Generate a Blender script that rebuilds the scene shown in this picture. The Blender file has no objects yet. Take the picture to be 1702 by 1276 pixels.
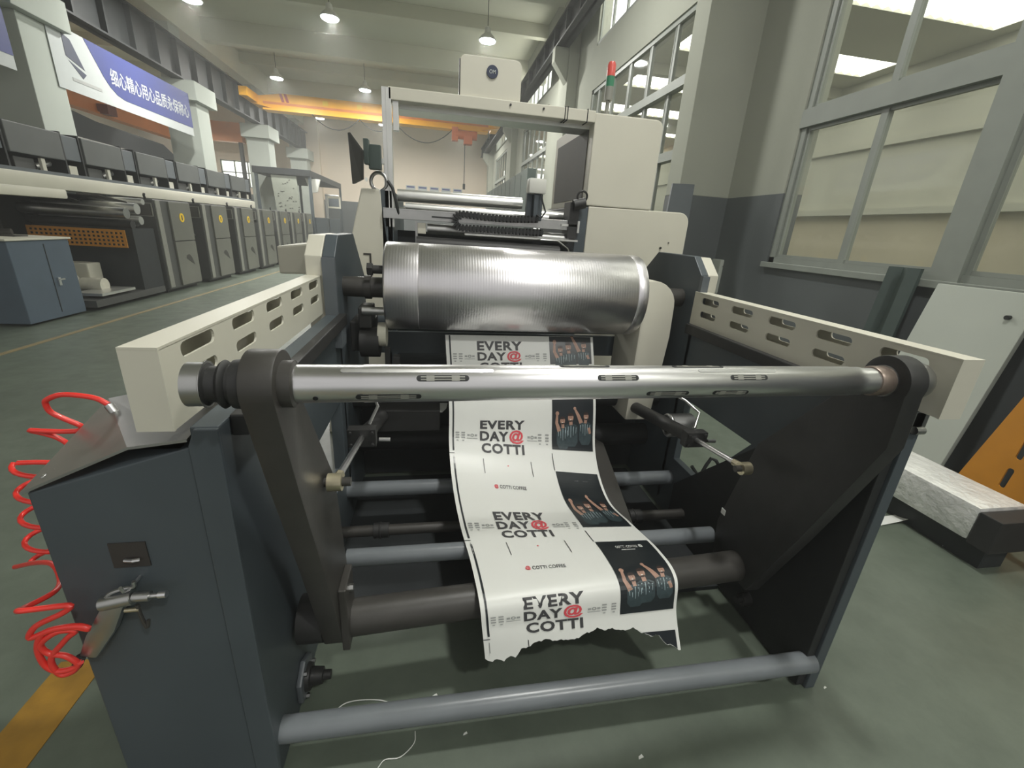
import bpy, bmesh, math, random
import numpy as np
from mathutils import Vector, Matrix

random.seed(7)
SC = bpy.context.scene
COL = SC.collection

# ------------------------------------------------------------------ camera
RC = [[0.984331918751347, -0.1652358623902977, 0.06154497142274307],
      [0.001831016733063573, -0.3394443021980771, -0.9406243740638361],
      [0.17631596951216555, 0.9259992848190516, -0.33382331166290635]]
EYE = (0.0, 0.0, 1.55)
FPX = 719.6
cam_d = bpy.data.cameras.new('camera'); cam = bpy.data.objects.new('camera', cam_d); COL.objects.link(cam)
cam_d.sensor_fit = 'HORIZONTAL'; cam_d.sensor_width = 36.0; cam_d.lens = FPX / 1702 * 36.0
cam_d.clip_start = 0.02; cam_d.clip_end = 200
r0, r1, r2 = (Vector(r) for r in RC)
M = Matrix(((r0.x, -r1.x, -r2.x, EYE[0]), (r0.y, -r1.y, -r2.y, EYE[1]), (r0.z, -r1.z, -r2.z, EYE[2]), (0, 0, 0, 1)))
cam.matrix_world = M
SC.camera = cam

def at(axis, val, px, py):
    """the place on the plane axis=val that the photograph shows at pixel px,py (planning aid for real positions)"""
    a, b = (px - 851) / FPX, (py - 638) / FPX
    d = [RC[0][k] * a + RC[1][k] * b + RC[2][k] for k in range(3)]
    k = 'xyz'.index(axis)
    t = (val - EYE[k]) / d[k]
    return Vector([EYE[i] + t * d[i] for i in range(3)])

# ------------------------------------------------------------------ world and light
W = bpy.data.worlds.new('world'); SC.world = W; W.use_nodes = True
wn = W.node_tree.nodes; wl = W.node_tree.links
bg = wn['Background']; bg.inputs[0].default_value = (1.0, 0.995, 0.965, 1); bg.inputs[1].default_value = 0.66
# the sky is brighter on the far side of the building than behind the viewer
_tc = wn.new('ShaderNodeTexCoord'); _sx = wn.new('ShaderNodeSeparateXYZ'); wl.new(_tc.outputs['Generated'], _sx.inputs[0])
_mr = wn.new('ShaderNodeMapRange'); _mr.inputs[1].default_value = 0.0; _mr.inputs[2].default_value = 0.5; _mr.inputs[3].default_value = 0.66; _mr.inputs[4].default_value = 2.6
wl.new(_sx.outputs['Y'], _mr.inputs[0]); wl.new(_mr.outputs[0], bg.inputs[1])
SC.view_settings.view_transform = 'Standard'; SC.view_settings.look = 'None'
SC.view_settings.gamma = 1.0; SC.view_settings.use_curve_mapping = False
SC.view_settings.exposure = -0.25
LAMP_W = 270.0
SKYLIGHT = 4.6
DAY_W = 110.0
HAZE = 0.007

# ------------------------------------------------------------------ materials
def mat(name, col, rough=0.5, metal=0.0, var=0.06, scale=6.0, bump=0.0, bscale=None, spec=0.5, coat=0.0, stretch=None, emit=None):
    m = bpy.data.materials.new(name); m.use_nodes = True
    nt = m.node_tree; n = nt.nodes; l = nt.links
    p = n['Principled BSDF']
    p.inputs['Roughness'].default_value = rough; p.inputs['Metallic'].default_value = metal
    p.inputs['Specular IOR Level'].default_value = spec
    p.inputs['Coat Weight'].default_value = coat
    tc = n.new('ShaderNodeTexCoord'); mp = n.new('ShaderNodeMapping')
    l.new(tc.outputs['Object'], mp.inputs[0])
    if stretch: mp.inputs['Scale'].default_value = stretch
    nz = n.new('ShaderNodeTexNoise'); nz.inputs['Scale'].default_value = scale; nz.inputs['Detail'].default_value = 5
    l.new(mp.outputs[0], nz.inputs['Vector'])
    mx = n.new('ShaderNodeMix'); mx.data_type = 'RGBA'
    mx.inputs[6].default_value = (*[max(0, c * (1 - var)) for c in col], 1)
    mx.inputs[7].default_value = (*[min(1, c * (1 + var)) for c in col], 1)
    mr = n.new('ShaderNodeMapRange'); mr.inputs[1].default_value = 0.3; mr.inputs[2].default_value = 0.7
    l.new(nz.outputs[0], mr.inputs[0]); l.new(mr.outputs[0], mx.inputs[0])
    l.new(mx.outputs[2], p.inputs['Base Color'])
    if bump:
        nb = n.new('ShaderNodeTexNoise'); nb.inputs['Scale'].default_value = bscale or scale * 8; nb.inputs['Detail'].default_value = 4
        l.new(mp.outputs[0], nb.inputs['Vector'])
        b = n.new('ShaderNodeBump'); b.inputs['Strength'].default_value = bump; b.inputs['Distance'].default_value = 0.01
        l.new(nb.outputs[0], b.inputs['Height']); l.new(b.outputs[0], p.inputs['Normal'])
    if emit:
        p.inputs['Emission Color'].default_value = (*emit[0], 1); p.inputs['Emission Strength'].default_value = emit[1]
    return m

def s(r, g, b):
    f = lambda c: ((c / 255 + 0.055) / 1.055) ** 2.4 if c > 10 else c / 255 / 12.92
    return (f(r), f(g), f(b))

M_ = {}
M_['cream'] = mat('cream_paint', s(208, 205, 190), 0.42, var=0.03, scale=3, bump=0.02)
M_['cream_end'] = mat('cream_worn', s(205, 202, 186), 0.5, var=0.08, scale=14, bump=0.05)
M_['slate'] = mat('slate_paint', s(98, 104, 109), 0.4, var=0.06, scale=4, bump=0.03)
M_['slate_dark'] = mat('dark_slate_paint', s(74, 82, 87), 0.45, var=0.07, scale=4, bump=0.03)
M_['tube'] = mat('grey_blue_tube_paint', s(116, 121, 125), 0.3, var=0.06, scale=9, bump=0.03)
M_['black'] = mat('black_oxide', s(42, 42, 42), 0.5, var=0.12, scale=18, bump=0.05)
M_['arm'] = mat('blackened_steel', s(62, 60, 57), 0.42, var=0.1, scale=12, bump=0.04)
M_['rubber'] = mat('black_rubber', s(34, 36, 37), 0.6, var=0.12, scale=20)
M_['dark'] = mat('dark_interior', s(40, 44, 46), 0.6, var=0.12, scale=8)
M_['steel'] = mat('turned_steel', (0.80, 0.79, 0.80), 0.32, 1.0, var=0.06, scale=5, stretch=(1, 12, 12))
M_['steel_mid'] = mat('brushed_steel', (0.5, 0.5, 0.49), 0.36, 1.0, var=0.1, scale=9)
M_['alu'] = mat('aluminium', (0.72, 0.72, 0.69), 0.35, 0.85, var=0.05, scale=8)
M_['brass'] = mat('worn_brass', (0.62, 0.56, 0.4), 0.38, 0.9, var=0.15, scale=25)
M_['white_plastic'] = mat('white_plastic', s(214, 214, 206), 0.35, var=0.02)
M_['red_hose'] = mat('red_polyurethane', s(236, 58, 50), 0.3, var=0.05, scale=20, coat=0.3)
M_['yellow'] = mat('crane_yellow', s(244, 176, 22), 0.45, var=0.06, scale=2)
M_['orange'] = mat('crane_orange', s(214, 128, 62), 0.5, var=0.08, scale=2)
M_['guard'] = mat('orange_guard', s(190, 128, 36), 0.5, var=0.07, scale=6)
M_['floor_yellow'] = mat('floor_yellow', s(150, 112, 34), 0.6, var=0.18, scale=12, bump=0.05)
M_['floor_line'] = mat('faded_floor_line', s(132, 118, 84), 0.55, var=0.15, scale=3)
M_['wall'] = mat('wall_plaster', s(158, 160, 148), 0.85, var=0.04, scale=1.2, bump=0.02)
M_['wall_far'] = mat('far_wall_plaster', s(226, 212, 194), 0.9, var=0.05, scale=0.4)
M_['dado'] = mat('grey_dado_paint', s(86, 91, 92), 0.5, var=0.08, scale=1.5)
M_['ceil'] = mat('ceiling_paint', s(206, 205, 188), 0.9, var=0.05, scale=0.6)
M_['pillar'] = mat('pillar_plaster', s(178, 184, 176), 0.85, var=0.05, scale=1.0)
M_['girder'] = mat('girder_steel', s(42, 45, 46), 0.6, var=0.15, scale=2)
M_['frame'] = mat('window_aluminium', s(136, 141, 134), 0.45, 0.0, var=0.05, scale=5)
M_['annex'] = mat('annex_plaster', s(198, 188, 166), 0.9, var=0.05, scale=0.8)
M_['annex_up'] = mat('annex_upper_plaster', s(188, 187, 174), 0.9, var=0.04, scale=0.8)
M_['unit'] = mat('unit_grey', s(78, 79, 77), 0.45, var=0.05, scale=3)
M_['unit_panel'] = mat('unit_panel_grey', s(116, 116, 108), 0.3, 0.1, var=0.08, scale=2)
M_['unit_strip'] = mat('unit_strip_grey', s(140, 140, 132), 0.4, var=0.05)
M_['hood'] = mat('hood_grey', s(92, 95, 94), 0.5, var=0.08, scale=3)
M_['cab_blue'] = mat('cabinet_blue_grey', s(84, 98, 112), 0.5, var=0.06, scale=5)
M_['sticker'] = mat('yellow_sticker', s(236, 196, 40), 0.5, var=0.03)
M_['paper'] = mat('white_coated_paper', s(226, 227, 222), 0.38, var=0.015, scale=3)
M_['ink'] = mat('dark_grey_ink', s(62, 62, 64), 0.5, var=0.05)
M_['ink_light'] = mat('pale_grey_ink', s(158, 160, 158), 0.5, var=0.05)
M_['ink_black'] = mat('black_print', s(28, 34, 38), 0.28, var=0.1, scale=8)
M_['ink_red'] = mat('red_ink', s(218, 78, 88), 0.5, var=0.04)
M_['skin'] = mat('printed_skin_tone', s(168, 132, 114), 0.4, var=0.16, scale=60)
M_['hair'] = mat('printed_dark_hair', s(52, 38, 34), 0.4, var=0.1)
M_['shirt'] = mat('printed_pale_blue', s(140, 156, 160), 0.4, var=0.2, scale=50)
M_['shirt_dark'] = mat('printed_deep_blue', s(52, 66, 70), 0.4, var=0.2, scale=50)
M_['banner_blue'] = mat('banner_blue', s(52, 62, 122), 0.6, var=0.04)
M_['banner_white'] = mat('banner_white', s(182, 187, 186), 0.6, var=0.02)
M_['navy'] = mat('navy_badge', s(48, 56, 78), 0.5, var=0.03)
M_['foil'] = mat('crinkled_foil', (0.86, 0.86, 0.83), 0.34, 0.35, var=0.10, scale=9, bump=1.0, bscale=26)
M_['wood'] = mat('brown_board', s(120, 108, 94), 0.7, var=0.1)
M_['board'] = mat('pale_grey_board', s(176, 181, 172), 0.5, var=0.04, scale=2)
M_['green_sheet'] = mat('dark_green_sheet', s(66, 78, 74), 0.5, var=0.08)
M_['lens'] = mat('dim_screen', s(84, 82, 78), 0.6, var=0.05)
M_['red_lens'] = mat('red_beacon_lens', s(214, 92, 84), 0.3, var=0.03)
M_['green_lens'] = mat('green_beacon_lens', s(60, 128, 96), 0.3, var=0.03)
M_['lamp_glow'] = mat('lamp_glow', (1, 1, 1), 0.5, emit=((0.86, 0.95, 1.0), 26.0))
M_['sky_panel'] = mat('translucent_roof_sheet', (0.9, 0.9, 0.85), 0.6, emit=((1.0, 1.0, 0.90), SKYLIGHT))

def floor_material():
    m = mat('green_epoxy_floor', s(100, 109, 97), 0.38, var=0.1, scale=0.9, bump=0.03, bscale=40)
    nt = m.node_tree; n = nt.nodes; l = nt.links; p = n['Principled BSDF']
    src = p.inputs['Base Color'].links[0].from_socket
    tc = n.new('ShaderNodeTexCoord')
    a = n.new('ShaderNodeTexNoise'); a.inputs['Scale'].default_value = 4.5; a.inputs['Detail'].default_value = 8; a.inputs['Roughness'].default_value = .7
    l.new(tc.outputs['Object'], a.inputs['Vector'])
    r = n.new('ShaderNodeValToRGB'); r.color_ramp.elements[0].position = .30; r.color_ramp.elements[1].position = .62
    r.color_ramp.elements[0].color = (.62, .64, .62, 1); r.color_ramp.elements[1].color = (1, 1, 1, 1)
    l.new(a.outputs[0], r.inputs[0])
    mu = n.new('ShaderNodeMix'); mu.data_type = 'RGBA'; mu.blend_type = 'MULTIPLY'; mu.inputs[0].default_value = .7
    l.new(src, mu.inputs[6]); l.new(r.outputs[0], mu.inputs[7]); l.new(mu.outputs[2], p.inputs['Base Color'])
    q = n.new('ShaderNodeMapRange'); q.inputs[3].default_value = .5; q.inputs[4].default_value = .26
    l.new(a.outputs[0], q.inputs[0]); l.new(q.outputs[0], p.inputs['Roughness'])
    return m
M_['floor'] = floor_material()

def drum_material():
    m = bpy.data.materials.new('grooved_chrome'); m.use_nodes = True
    nt = m.node_tree; n = nt.nodes; l = nt.links; p = n['Principled BSDF']
    p.inputs['Metallic'].default_value = 1.0
    tc = n.new('ShaderNodeTexCoord'); mp = n.new('ShaderNodeMapping'); l.new(tc.outputs['Object'], mp.inputs[0])
    mp.inputs['Scale'].default_value = (1, .02, .02)
    nz = n.new('ShaderNodeTexNoise'); nz.inputs['Scale'].default_value = 9; nz.inputs['Detail'].default_value = 3
    l.new(mp.outputs[0], nz.inputs['Vector'])
    cr_ = n.new('ShaderNodeValToRGB'); cr_.color_ramp.elements[0].position = .25; cr_.color_ramp.elements[1].position = .8
    cr_.color_ramp.elements[0].color = (.78, .76, .78, 1); cr_.color_ramp.elements[1].color = (.86, .84, .86, 1)
    l.new(nz.outputs[0], cr_.inputs[0]); l.new(cr_.outputs[0], p.inputs['Base Color'])
    mr = n.new('ShaderNodeMapRange'); mr.inputs[3].default_value = .32; mr.inputs[4].default_value = .36
    l.new(nz.outputs[0], mr.inputs[0]); l.new(mr.outputs[0], p.inputs['Roughness'])
    wv = n.new('ShaderNodeTexWave'); wv.bands_direction = 'X'; wv.inputs['Scale'].default_value = 24; wv.inputs['Distortion'].default_value = 0.0
    l.new(tc.outputs['Object'], wv.inputs['Vector'])
    b = n.new('ShaderNodeBump'); b.inputs['Strength'].default_value = .06; b.inputs['Distance'].default_value = .003
    l.new(wv.outputs[0], b.inputs['Height']); l.new(b.outputs[0], p.inputs['Normal'])
    return m
M_['drum'] = drum_material()

def glass_material():
    m = bpy.data.materials.new('window_glass'); m.use_nodes = True
    nt = m.node_tree; n = nt.nodes; l = nt.links
    for x in list(n):
        if x.type == 'BSDF_PRINCIPLED': n.remove(x)
    out = [x for x in n if x.type == 'OUTPUT_MATERIAL'][0]
    t = n.new('ShaderNodeBsdfTransparent'); t.inputs[0].default_value = (.86, .88, .84, 1)
    g = n.new('ShaderNodeBsdfGlossy'); g.inputs['Roughness'].default_value = .03
    d = n.new('ShaderNodeBsdfDiffuse'); d.inputs[0].default_value = (.72, .72, .64, 1)
    lw = n.new('ShaderNodeLayerWeight'); lw.inputs[0].default_value = .5
    pw_ = n.new('ShaderNodeMath'); pw_.operation = 'POWER'; pw_.inputs[1].default_value = 5; l.new(lw.outputs['Facing'], pw_.inputs[0])
    f = n.new('ShaderNodeMath'); f.operation = 'MULTIPLY_ADD'; f.inputs[1].default_value = .55; f.inputs[2].default_value = .04; l.new(pw_.outputs[0], f.inputs[0])
    nz = n.new('ShaderNodeTexNoise'); nz.inputs['Scale'].default_value = 2.0
    mr = n.new('ShaderNodeMapRange'); mr.inputs[3].default_value = .06; mr.inputs[4].default_value = .16
    l.new(nz.outputs[0], mr.inputs[0])
    a = n.new('ShaderNodeMixShader'); l.new(mr.outputs[0], a.inputs[0]); l.new(t.outputs[0], a.inputs[1]); l.new(d.outputs[0], a.inputs[2])
    b = n.new('ShaderNodeMixShader'); l.new(f.outputs[0], b.inputs[0]); l.new(a.outputs[0], b.inputs[1]); l.new(g.outputs[0], b.inputs[2])
    l.new(b.outputs[0], out.inputs[0])
    return m
M_['glass'] = glass_material()

# ------------------------------------------------------------------ mesh helpers
class MB:
    def __init__(self): self.bm = bmesh.new()
    def poly(self, pts, faces):
        v = [self.bm.verts.new(p) for p in pts]
        for f in faces:
            try: self.bm.faces.new([v[i] for i in f])
            except ValueError: pass
        return self
    def box(self, a, b):
        x0, x1 = sorted((a[0], b[0])); y0, y1 = sorted((a[1], b[1])); z0, z1 = sorted((a[2], b[2]))
        return self.poly([(x0, y0, z0), (x1, y0, z0), (x1, y1, z0), (x0, y1, z0), (x0, y0, z1), (x1, y0, z1), (x1, y1, z1), (x0, y1, z1)],
                         [(0, 3, 2, 1), (4, 5, 6, 7), (0, 1, 5, 4), (1, 2, 6, 5), (2, 3, 7, 6), (3, 0, 4, 7)])
    def hexa(self, p):   # 8 corners: bottom loop then top loop
        return self.poly(p, [(0, 3, 2, 1), (4, 5, 6, 7), (0, 1, 5, 4), (1, 2, 6, 5), (2, 3, 7, 6), (3, 0, 4, 7)])
    def bar(self, a, b, w, h, up=(0, 0, 1)):   # rectangular bar from a to b
        a, b = Vector(a), Vector(b); d = (b - a).normalized(); u = Vector(up)
        sd = d.cross(u)
        if sd.length < 1e-4: sd = d.cross(Vector((0, 1, 0)))
        sd.normalize(); u = sd.cross(d).normalized(); sd *= w / 2; u *= h / 2
        return self.hexa([a - sd - u, a + sd - u, b + sd - u, b - sd - u, a - sd + u, a + sd + u, b + sd + u, b - sd + u])
    def cyl(self, a, b, r, n=24, r2=None, caps=True):
        a, b = Vector(a), Vector(b); d = (b - a).normalized()
        u = d.orthogonal().normalized(); w = d.cross(u); r2 = r if r2 is None else r2
        A = [self.bm.verts.new(a + (u * math.cos(t) + w * math.sin(t)) * r) for t in [2 * math.pi * i / n for i in range(n)]]
        B = [self.bm.verts.new(b + (u * math.cos(t) + w * math.sin(t)) * r2) for t in [2 * math.pi * i / n for i in range(n)]]
        for i in range(n): self.bm.faces.new([A[i], A[(i + 1) % n], B[(i + 1) % n], B[i]])
        if caps: self.bm.faces.new(A[::-1]); self.bm.faces.new(B)
        return self
    def lathe(self, a, d, prof, n=32):   # prof: (distance along d, radius)
        a = Vector(a); d = Vector(d).normalized(); u = d.orthogonal().normalized(); w = d.cross(u); rings = []
        for t, r in prof:
            rings.append([self.bm.verts.new(a + d * t + (u * math.cos(q) + w * math.sin(q)) * max(r, 1e-4)) for q in [2 * math.pi * i / n for i in range(n)]])
        for A, B in zip(rings, rings[1:]):
            for i in range(n): self.bm.faces.new([A[i], A[(i + 1) % n], B[(i + 1) % n], B[i]])
        self.bm.faces.new(rings[0][::-1]); self.bm.faces.new(rings[-1])
        return self
    def tube(self, pts, r, n=10):
        pts = [Vector(p) for p in pts]; rings = []; up = None
        for i, p in enumerate(pts):
            d = (pts[min(i + 1, len(pts) - 1)] - pts[max(i - 1, 0)]).normalized()
            if up is None: up = d.orthogonal().normalized()
            up = (up - d * up.dot(d)).normalized(); w = d.cross(up)
            rings.append([self.bm.verts.new(p + (up * math.cos(q) + w * math.sin(q)) * r) for q in [2 * math.pi * k / n for k in range(n)]])
        for A, B in zip(rings, rings[1:]):
            for i in range(n): self.bm.faces.new([A[i], A[(i + 1) % n], B[(i + 1) % n], B[i]])
        self.bm.faces.new(rings[0][::-1]); self.bm.faces.new(rings[-1])
        return self
    def prism(self, pts, off):   # polygon pts (3D), extruded by vector off
        off = Vector(off); n = len(pts)
        return self.poly([Vector(p) for p in pts] + [Vector(p) + off for p in pts],
                         [tuple(range(n))[::-1], tuple(range(n, 2 * n))] + [(i, (i + 1) % n, n + (i + 1) % n, n + i) for i in range(n)])
    def sphere(self, c, r, sc=(1, 1, 1), n=16):
        g = bmesh.ops.create_uvsphere(self.bm, u_segments=n, v_segments=max(8, n // 2), radius=r)
        for v in g['verts']: v.co = Vector((v.co.x * sc[0] + c[0], v.co.y * sc[1] + c[1], v.co.z * sc[2] + c[2]))
        return self
    def torus(self, c, ax, R, r, n=24, m=10):
        ax = Vector(ax).normalized(); u = ax.orthogonal().normalized(); w = ax.cross(u); c = Vector(c); rg = []
        for i in range(n):
            t = 2 * math.pi * i / n; e = u * math.cos(t) + w * math.sin(t)
            rg.append([self.bm.verts.new(c + e * (R + r * math.cos(q)) + ax * r * math.sin(q)) for q in [2 * math.pi * k / m for k in range(m)]])
        for i in range(n):
            A, B = rg[i], rg[(i + 1) % n]
            for k in range(m): self.bm.faces.new([A[k], A[(k + 1) % m], B[(k + 1) % m], B[k]])
        return self
    def mesh(self, me, fn):     # add a flat mesh through a mapping of its 2D points
        vs_ = [self.bm.verts.new(fn(v.co.x, v.co.y)) for v in me.vertices]
        for p in me.polygons:
            try: self.bm.faces.new([vs_[i] for i in p.vertices])
            except ValueError: pass
        return self
    def plate(self, outline, holes, t, fn):    # 2D outline with holes, thickness t, fn(a,b,c)->3D
        cu = bpy.data.curves.new('tmp', 'CURVE'); cu.dimensions = '2D'; cu.fill_mode = 'BOTH'; cu.extrude = t / 2
        for loop in [outline] + list(holes):
            sp = cu.splines.new('POLY'); sp.points.add(len(loop) - 1)
            for q, pt in zip(sp.points, loop): q.co = (pt[0], pt[1], 0, 1)
            sp.use_cyclic_u = True
        o = bpy.data.objects.new('tmp', cu); COL.objects.link(o)
        me = bpy.data.meshes.new_from_object(o.evaluated_get(bpy.context.evaluated_depsgraph_get()))
        vs_ = [self.bm.verts.new(fn(v.co.x, v.co.y, v.co.z)) for v in me.vertices]
        for p in me.polygons:
            try: self.bm.faces.new([vs_[i] for i in p.vertices])
            except ValueError: pass
        bpy.data.objects.remove(o); bpy.data.curves.remove(cu); bpy.data.meshes.remove(me)
        return self

def wloc(o):
    v = Vector((0, 0, 0))
    while o: v += o.location; o = o.parent
    return v

def build(mb, name, m, parent=None, smooth=False, bevel=0.0, label=None, origin=None, seg=2):
    bm = mb.bm
    bmesh.ops.remove_doubles(bm, verts=bm.verts, dist=1e-6)
    bmesh.ops.recalc_face_normals(bm, faces=bm.faces)
    if bevel:
        es = [e for e in bm.edges if len(e.link_faces) == 2 and e.calc_face_angle(0) > 0.5]
        bmesh.ops.bevel(bm, geom=es, offset=bevel, segments=seg, affect='EDGES', profile=0.6, clamp_overlap=True)
    pw = wloc(parent) if parent else Vector((0, 0, 0))
    if parent is None and origin is None:
        xs = [v.co for v in bm.verts]
        lo = Vector([min(v[k] for v in xs) for k in range(3)]); hi = Vector([max(v[k] for v in xs) for k in range(3)])
        origin = Vector(((lo.x + hi.x) / 2, (lo.y + hi.y) / 2, lo.z))
    if parent is None: pw = Vector(origin)
    bmesh.ops.translate(bm, verts=bm.verts, vec=-pw)
    me = bpy.data.meshes.new(name); bm.to_mesh(me); bm.free()
    if smooth:
        for p in me.polygons: p.use_smooth = True
        if hasattr(me, 'set_sharp_from_angle'): me.set_sharp_from_angle(angle=math.radians(38))
    me.materials.append(M_[m] if isinstance(m, str) else m)
    o = bpy.data.objects.new(name, me); COL.objects.link(o)
    if parent: o.parent = parent
    else: o.location = pw
    if label: o['label'] = label
    return o

def thing(name, label, cat, loc, group=None):
    o = bpy.data.objects.new(name, None); COL.objects.link(o); o.empty_display_size = .1
    o.location = loc; o['label'] = label; o['category'] = cat
    if group: o['group'] = group
    return o
def tag(o, label, cat, group=None):
    o['label'] = label; o['category'] = cat
    if group: o['group'] = group
    return o
def struct(mb, name, m, parent=None, **k):
    o = build(mb, name, m, parent, **k)
    if parent is None: o['kind'] = 'structure'
    return o
def copy_tree(o, parent=None):
    c = o.copy(); COL.objects.link(c); c.parent = parent
    for ch in list(o.children): copy_tree(ch, c)
    return c

FONT = {}
def text_mesh(body, offset=0.0, res=3, spacing=1.0):
    c = bpy.data.curves.new('tmp', 'FONT'); c.body = body; c.offset = offset; c.resolution_u = res; c.space_character = spacing
    c.align_x = 'CENTER'; c.align_y = 'CENTER'
    o = bpy.data.objects.new('tmp', c); COL.objects.link(o)
    me = bpy.data.meshes.new_from_object(o.evaluated_get(bpy.context.evaluated_depsgraph_get()))
    bpy.data.objects.remove(o); bpy.data.curves.remove(c)
    xs = [v.co.x for v in me.vertices]; ys = [v.co.y for v in me.vertices]
    cx, cy = (min(xs) + max(xs)) / 2, (min(ys) + max(ys)) / 2; w, h = max(xs) - min(xs), max(ys) - min(ys)
    for v in me.vertices: v.co.x = (v.co.x - cx) / w; v.co.y = (v.co.y - cy) / h
    return me       # normalised to a unit box around 0,0

def capsule(cx, cy, L, h, n=8):
    r = h / 2; pts = []
    for i in range(n + 1):
        t = -math.pi / 2 + math.pi * i / n; pts.append((cx + L / 2 - r + r * math.cos(t), cy + r * math.sin(t)))
    for i in range(n + 1):
        t = math.pi / 2 + math.pi * i / n; pts.append((cx - L / 2 + r + r * math.cos(t), cy + r * math.sin(t)))
    return pts

# ================================================================== THE HALL
HX0, HX1, HY0, HY1, CZ = -16.0, 4.0, -6.0, 30.0, 7.3
struct(MB().box((HX0, HY0, -0.2), (9.2, HY1, 0)), 'floor', 'floor')
struct(MB().box((HX0, -2.5, CZ), (4.3, HY1, CZ + .2)), 'ceiling', 'ceil')
bmb = 0
for i, y in enumerate((0.2, 3.2, 6.2, 9.2, 12.2, 15.2, 18.2, 21.2, 24.2, 27.2)):
    deep = .62 if i % 2 == 0 else .34
    struct(MB().box((HX0, y, CZ - deep), (4.0, y + (.35 if i % 2 == 0 else .22), CZ)), 'trim_%d' % (i + 1), 'ceil', bevel=.01)
struct(MB().box((-7.75, -2.5, 6.5), (-7.35, HY1, CZ)), 'trim_11', 'ceil')
# far wall with a bright window low behind the left press
fw = MB()
fw.box((HX0, HY1, 2.6), (-12.1, HY1 + .25, CZ)); fw.box((-12.1, HY1, 4.35), (-9.9, HY1 + .25, CZ)); fw.box((-9.9, HY1, 2.6), (4.3, HY1 + .25, CZ))
fw.box((-12.1, HY1, 2.6), (-9.9, HY1 + .25, 2.95))
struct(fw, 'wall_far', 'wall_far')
struct(MB().box((HX0, HY1 - .03, 0), (4.3, HY1 + .25, 2.6)), 'baseboard_far', 'dado')
w = struct(MB().poly([(-12.1, HY1 + .1, 2.95), (-9.9, HY1 + .1, 2.95), (-9.9, HY1 + .1, 4.35), (-12.1, HY1 + .1, 4.35)], [(0, 1, 2, 3)]), 'window_9', 'glass')
fl = bpy.data.lights.new('window_daylight', 'AREA'); fl.shape = 'RECTANGLE'; fl.size = 2.4; fl.size_y = 1.6; fl.energy = 60; fl.color = (.95, 1.0, .85)
fo = bpy.data.objects.new('window_daylight', fl); COL.objects.link(fo); fo.location = (-11.0, HY1 + .5, 3.65); fo.rotation_euler = (-math.pi / 2, 0, 0)
fr = MB()
for x in (-12.1, -11.4, -10.7, -9.95): fr.box((x, HY1 + .05, 2.95), (x + .06, HY1 + .15, 4.35))
for z in (2.95, 3.7, 4.29): fr.box((-12.1, HY1 + .05, z), (-9.9, HY1 + .15, z + .05))
struct(fr, 'window_frame', 'frame', w)
struct(MB().box((-7.3, HY1 - .35, 0), (-6.6, HY1, CZ)), 'trim_12', 'wall_far')
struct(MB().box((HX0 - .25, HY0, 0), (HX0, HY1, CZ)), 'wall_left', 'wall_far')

# right wall: dado, piers, spandrels, windows. Near bays are recessed to x=4.0, far bays flush with the column at x=3.3
#      plane, y0, y1, sill, head, transoms, mullion pitch, high band
bays = [(4.0, -5.06, -1.05, 1.37, 5.0, (2.90,), None, (6.0, 7.1)), (4.0, .94, 4.9, 1.37, 5.0, (2.90,), None, (6.0, 7.1)),
        (3.3, 6.30, 10.4, 1.37, 4.45, (2.69, 3.60), .78, (5.25, 6.9)), (3.3, 14.35, 18.35, 1.37, 5.1, (2.69, 3.95), .78, (5.5, 6.9)),
        (3.3, 22.4, 26.4, 1.37, 5.1, (2.69, 3.95), .78, (5.5, 6.9))]
rw, dd = MB(), MB()
prev = -6.0
for WX, a, b, z0, z1, trs, pitch, (h0, h1) in bays:
    if WX == 3.3 and prev < 5.9:
        rw.box((4.0, prev, 2.15), (4.25, 5.94, CZ)); dd.box((4.0, prev, 0), (4.25, 5.94, 2.15)); prev = 6.2
    dz = 2.15 if WX == 4.0 else 2.15
    rw.box((WX, prev, dz), (WX + .25, a, CZ)); dd.box((WX, prev, 0), (WX + .25, a, dz))
    rw.box((WX, a, z1), (WX + .25, b, h0)); rw.box((WX, a, h1), (WX + .25, b, CZ))
    dd.box((WX, a, 0), (WX + .25, b, z0))
    prev = b
rw.box((3.3, prev, 2.15), (3.55, HY1, CZ)); dd.box((3.3, prev, 0), (3.55, HY1, 2.15))
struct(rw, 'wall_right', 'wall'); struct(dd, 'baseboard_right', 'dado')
def pane(mb, x, y0, y1, z0, z1): mb.poly([(x, y0, z0), (x, y1, z0), (x, y1, z1), (x, y0, z1)], [(0, 1, 2, 3)])
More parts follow.
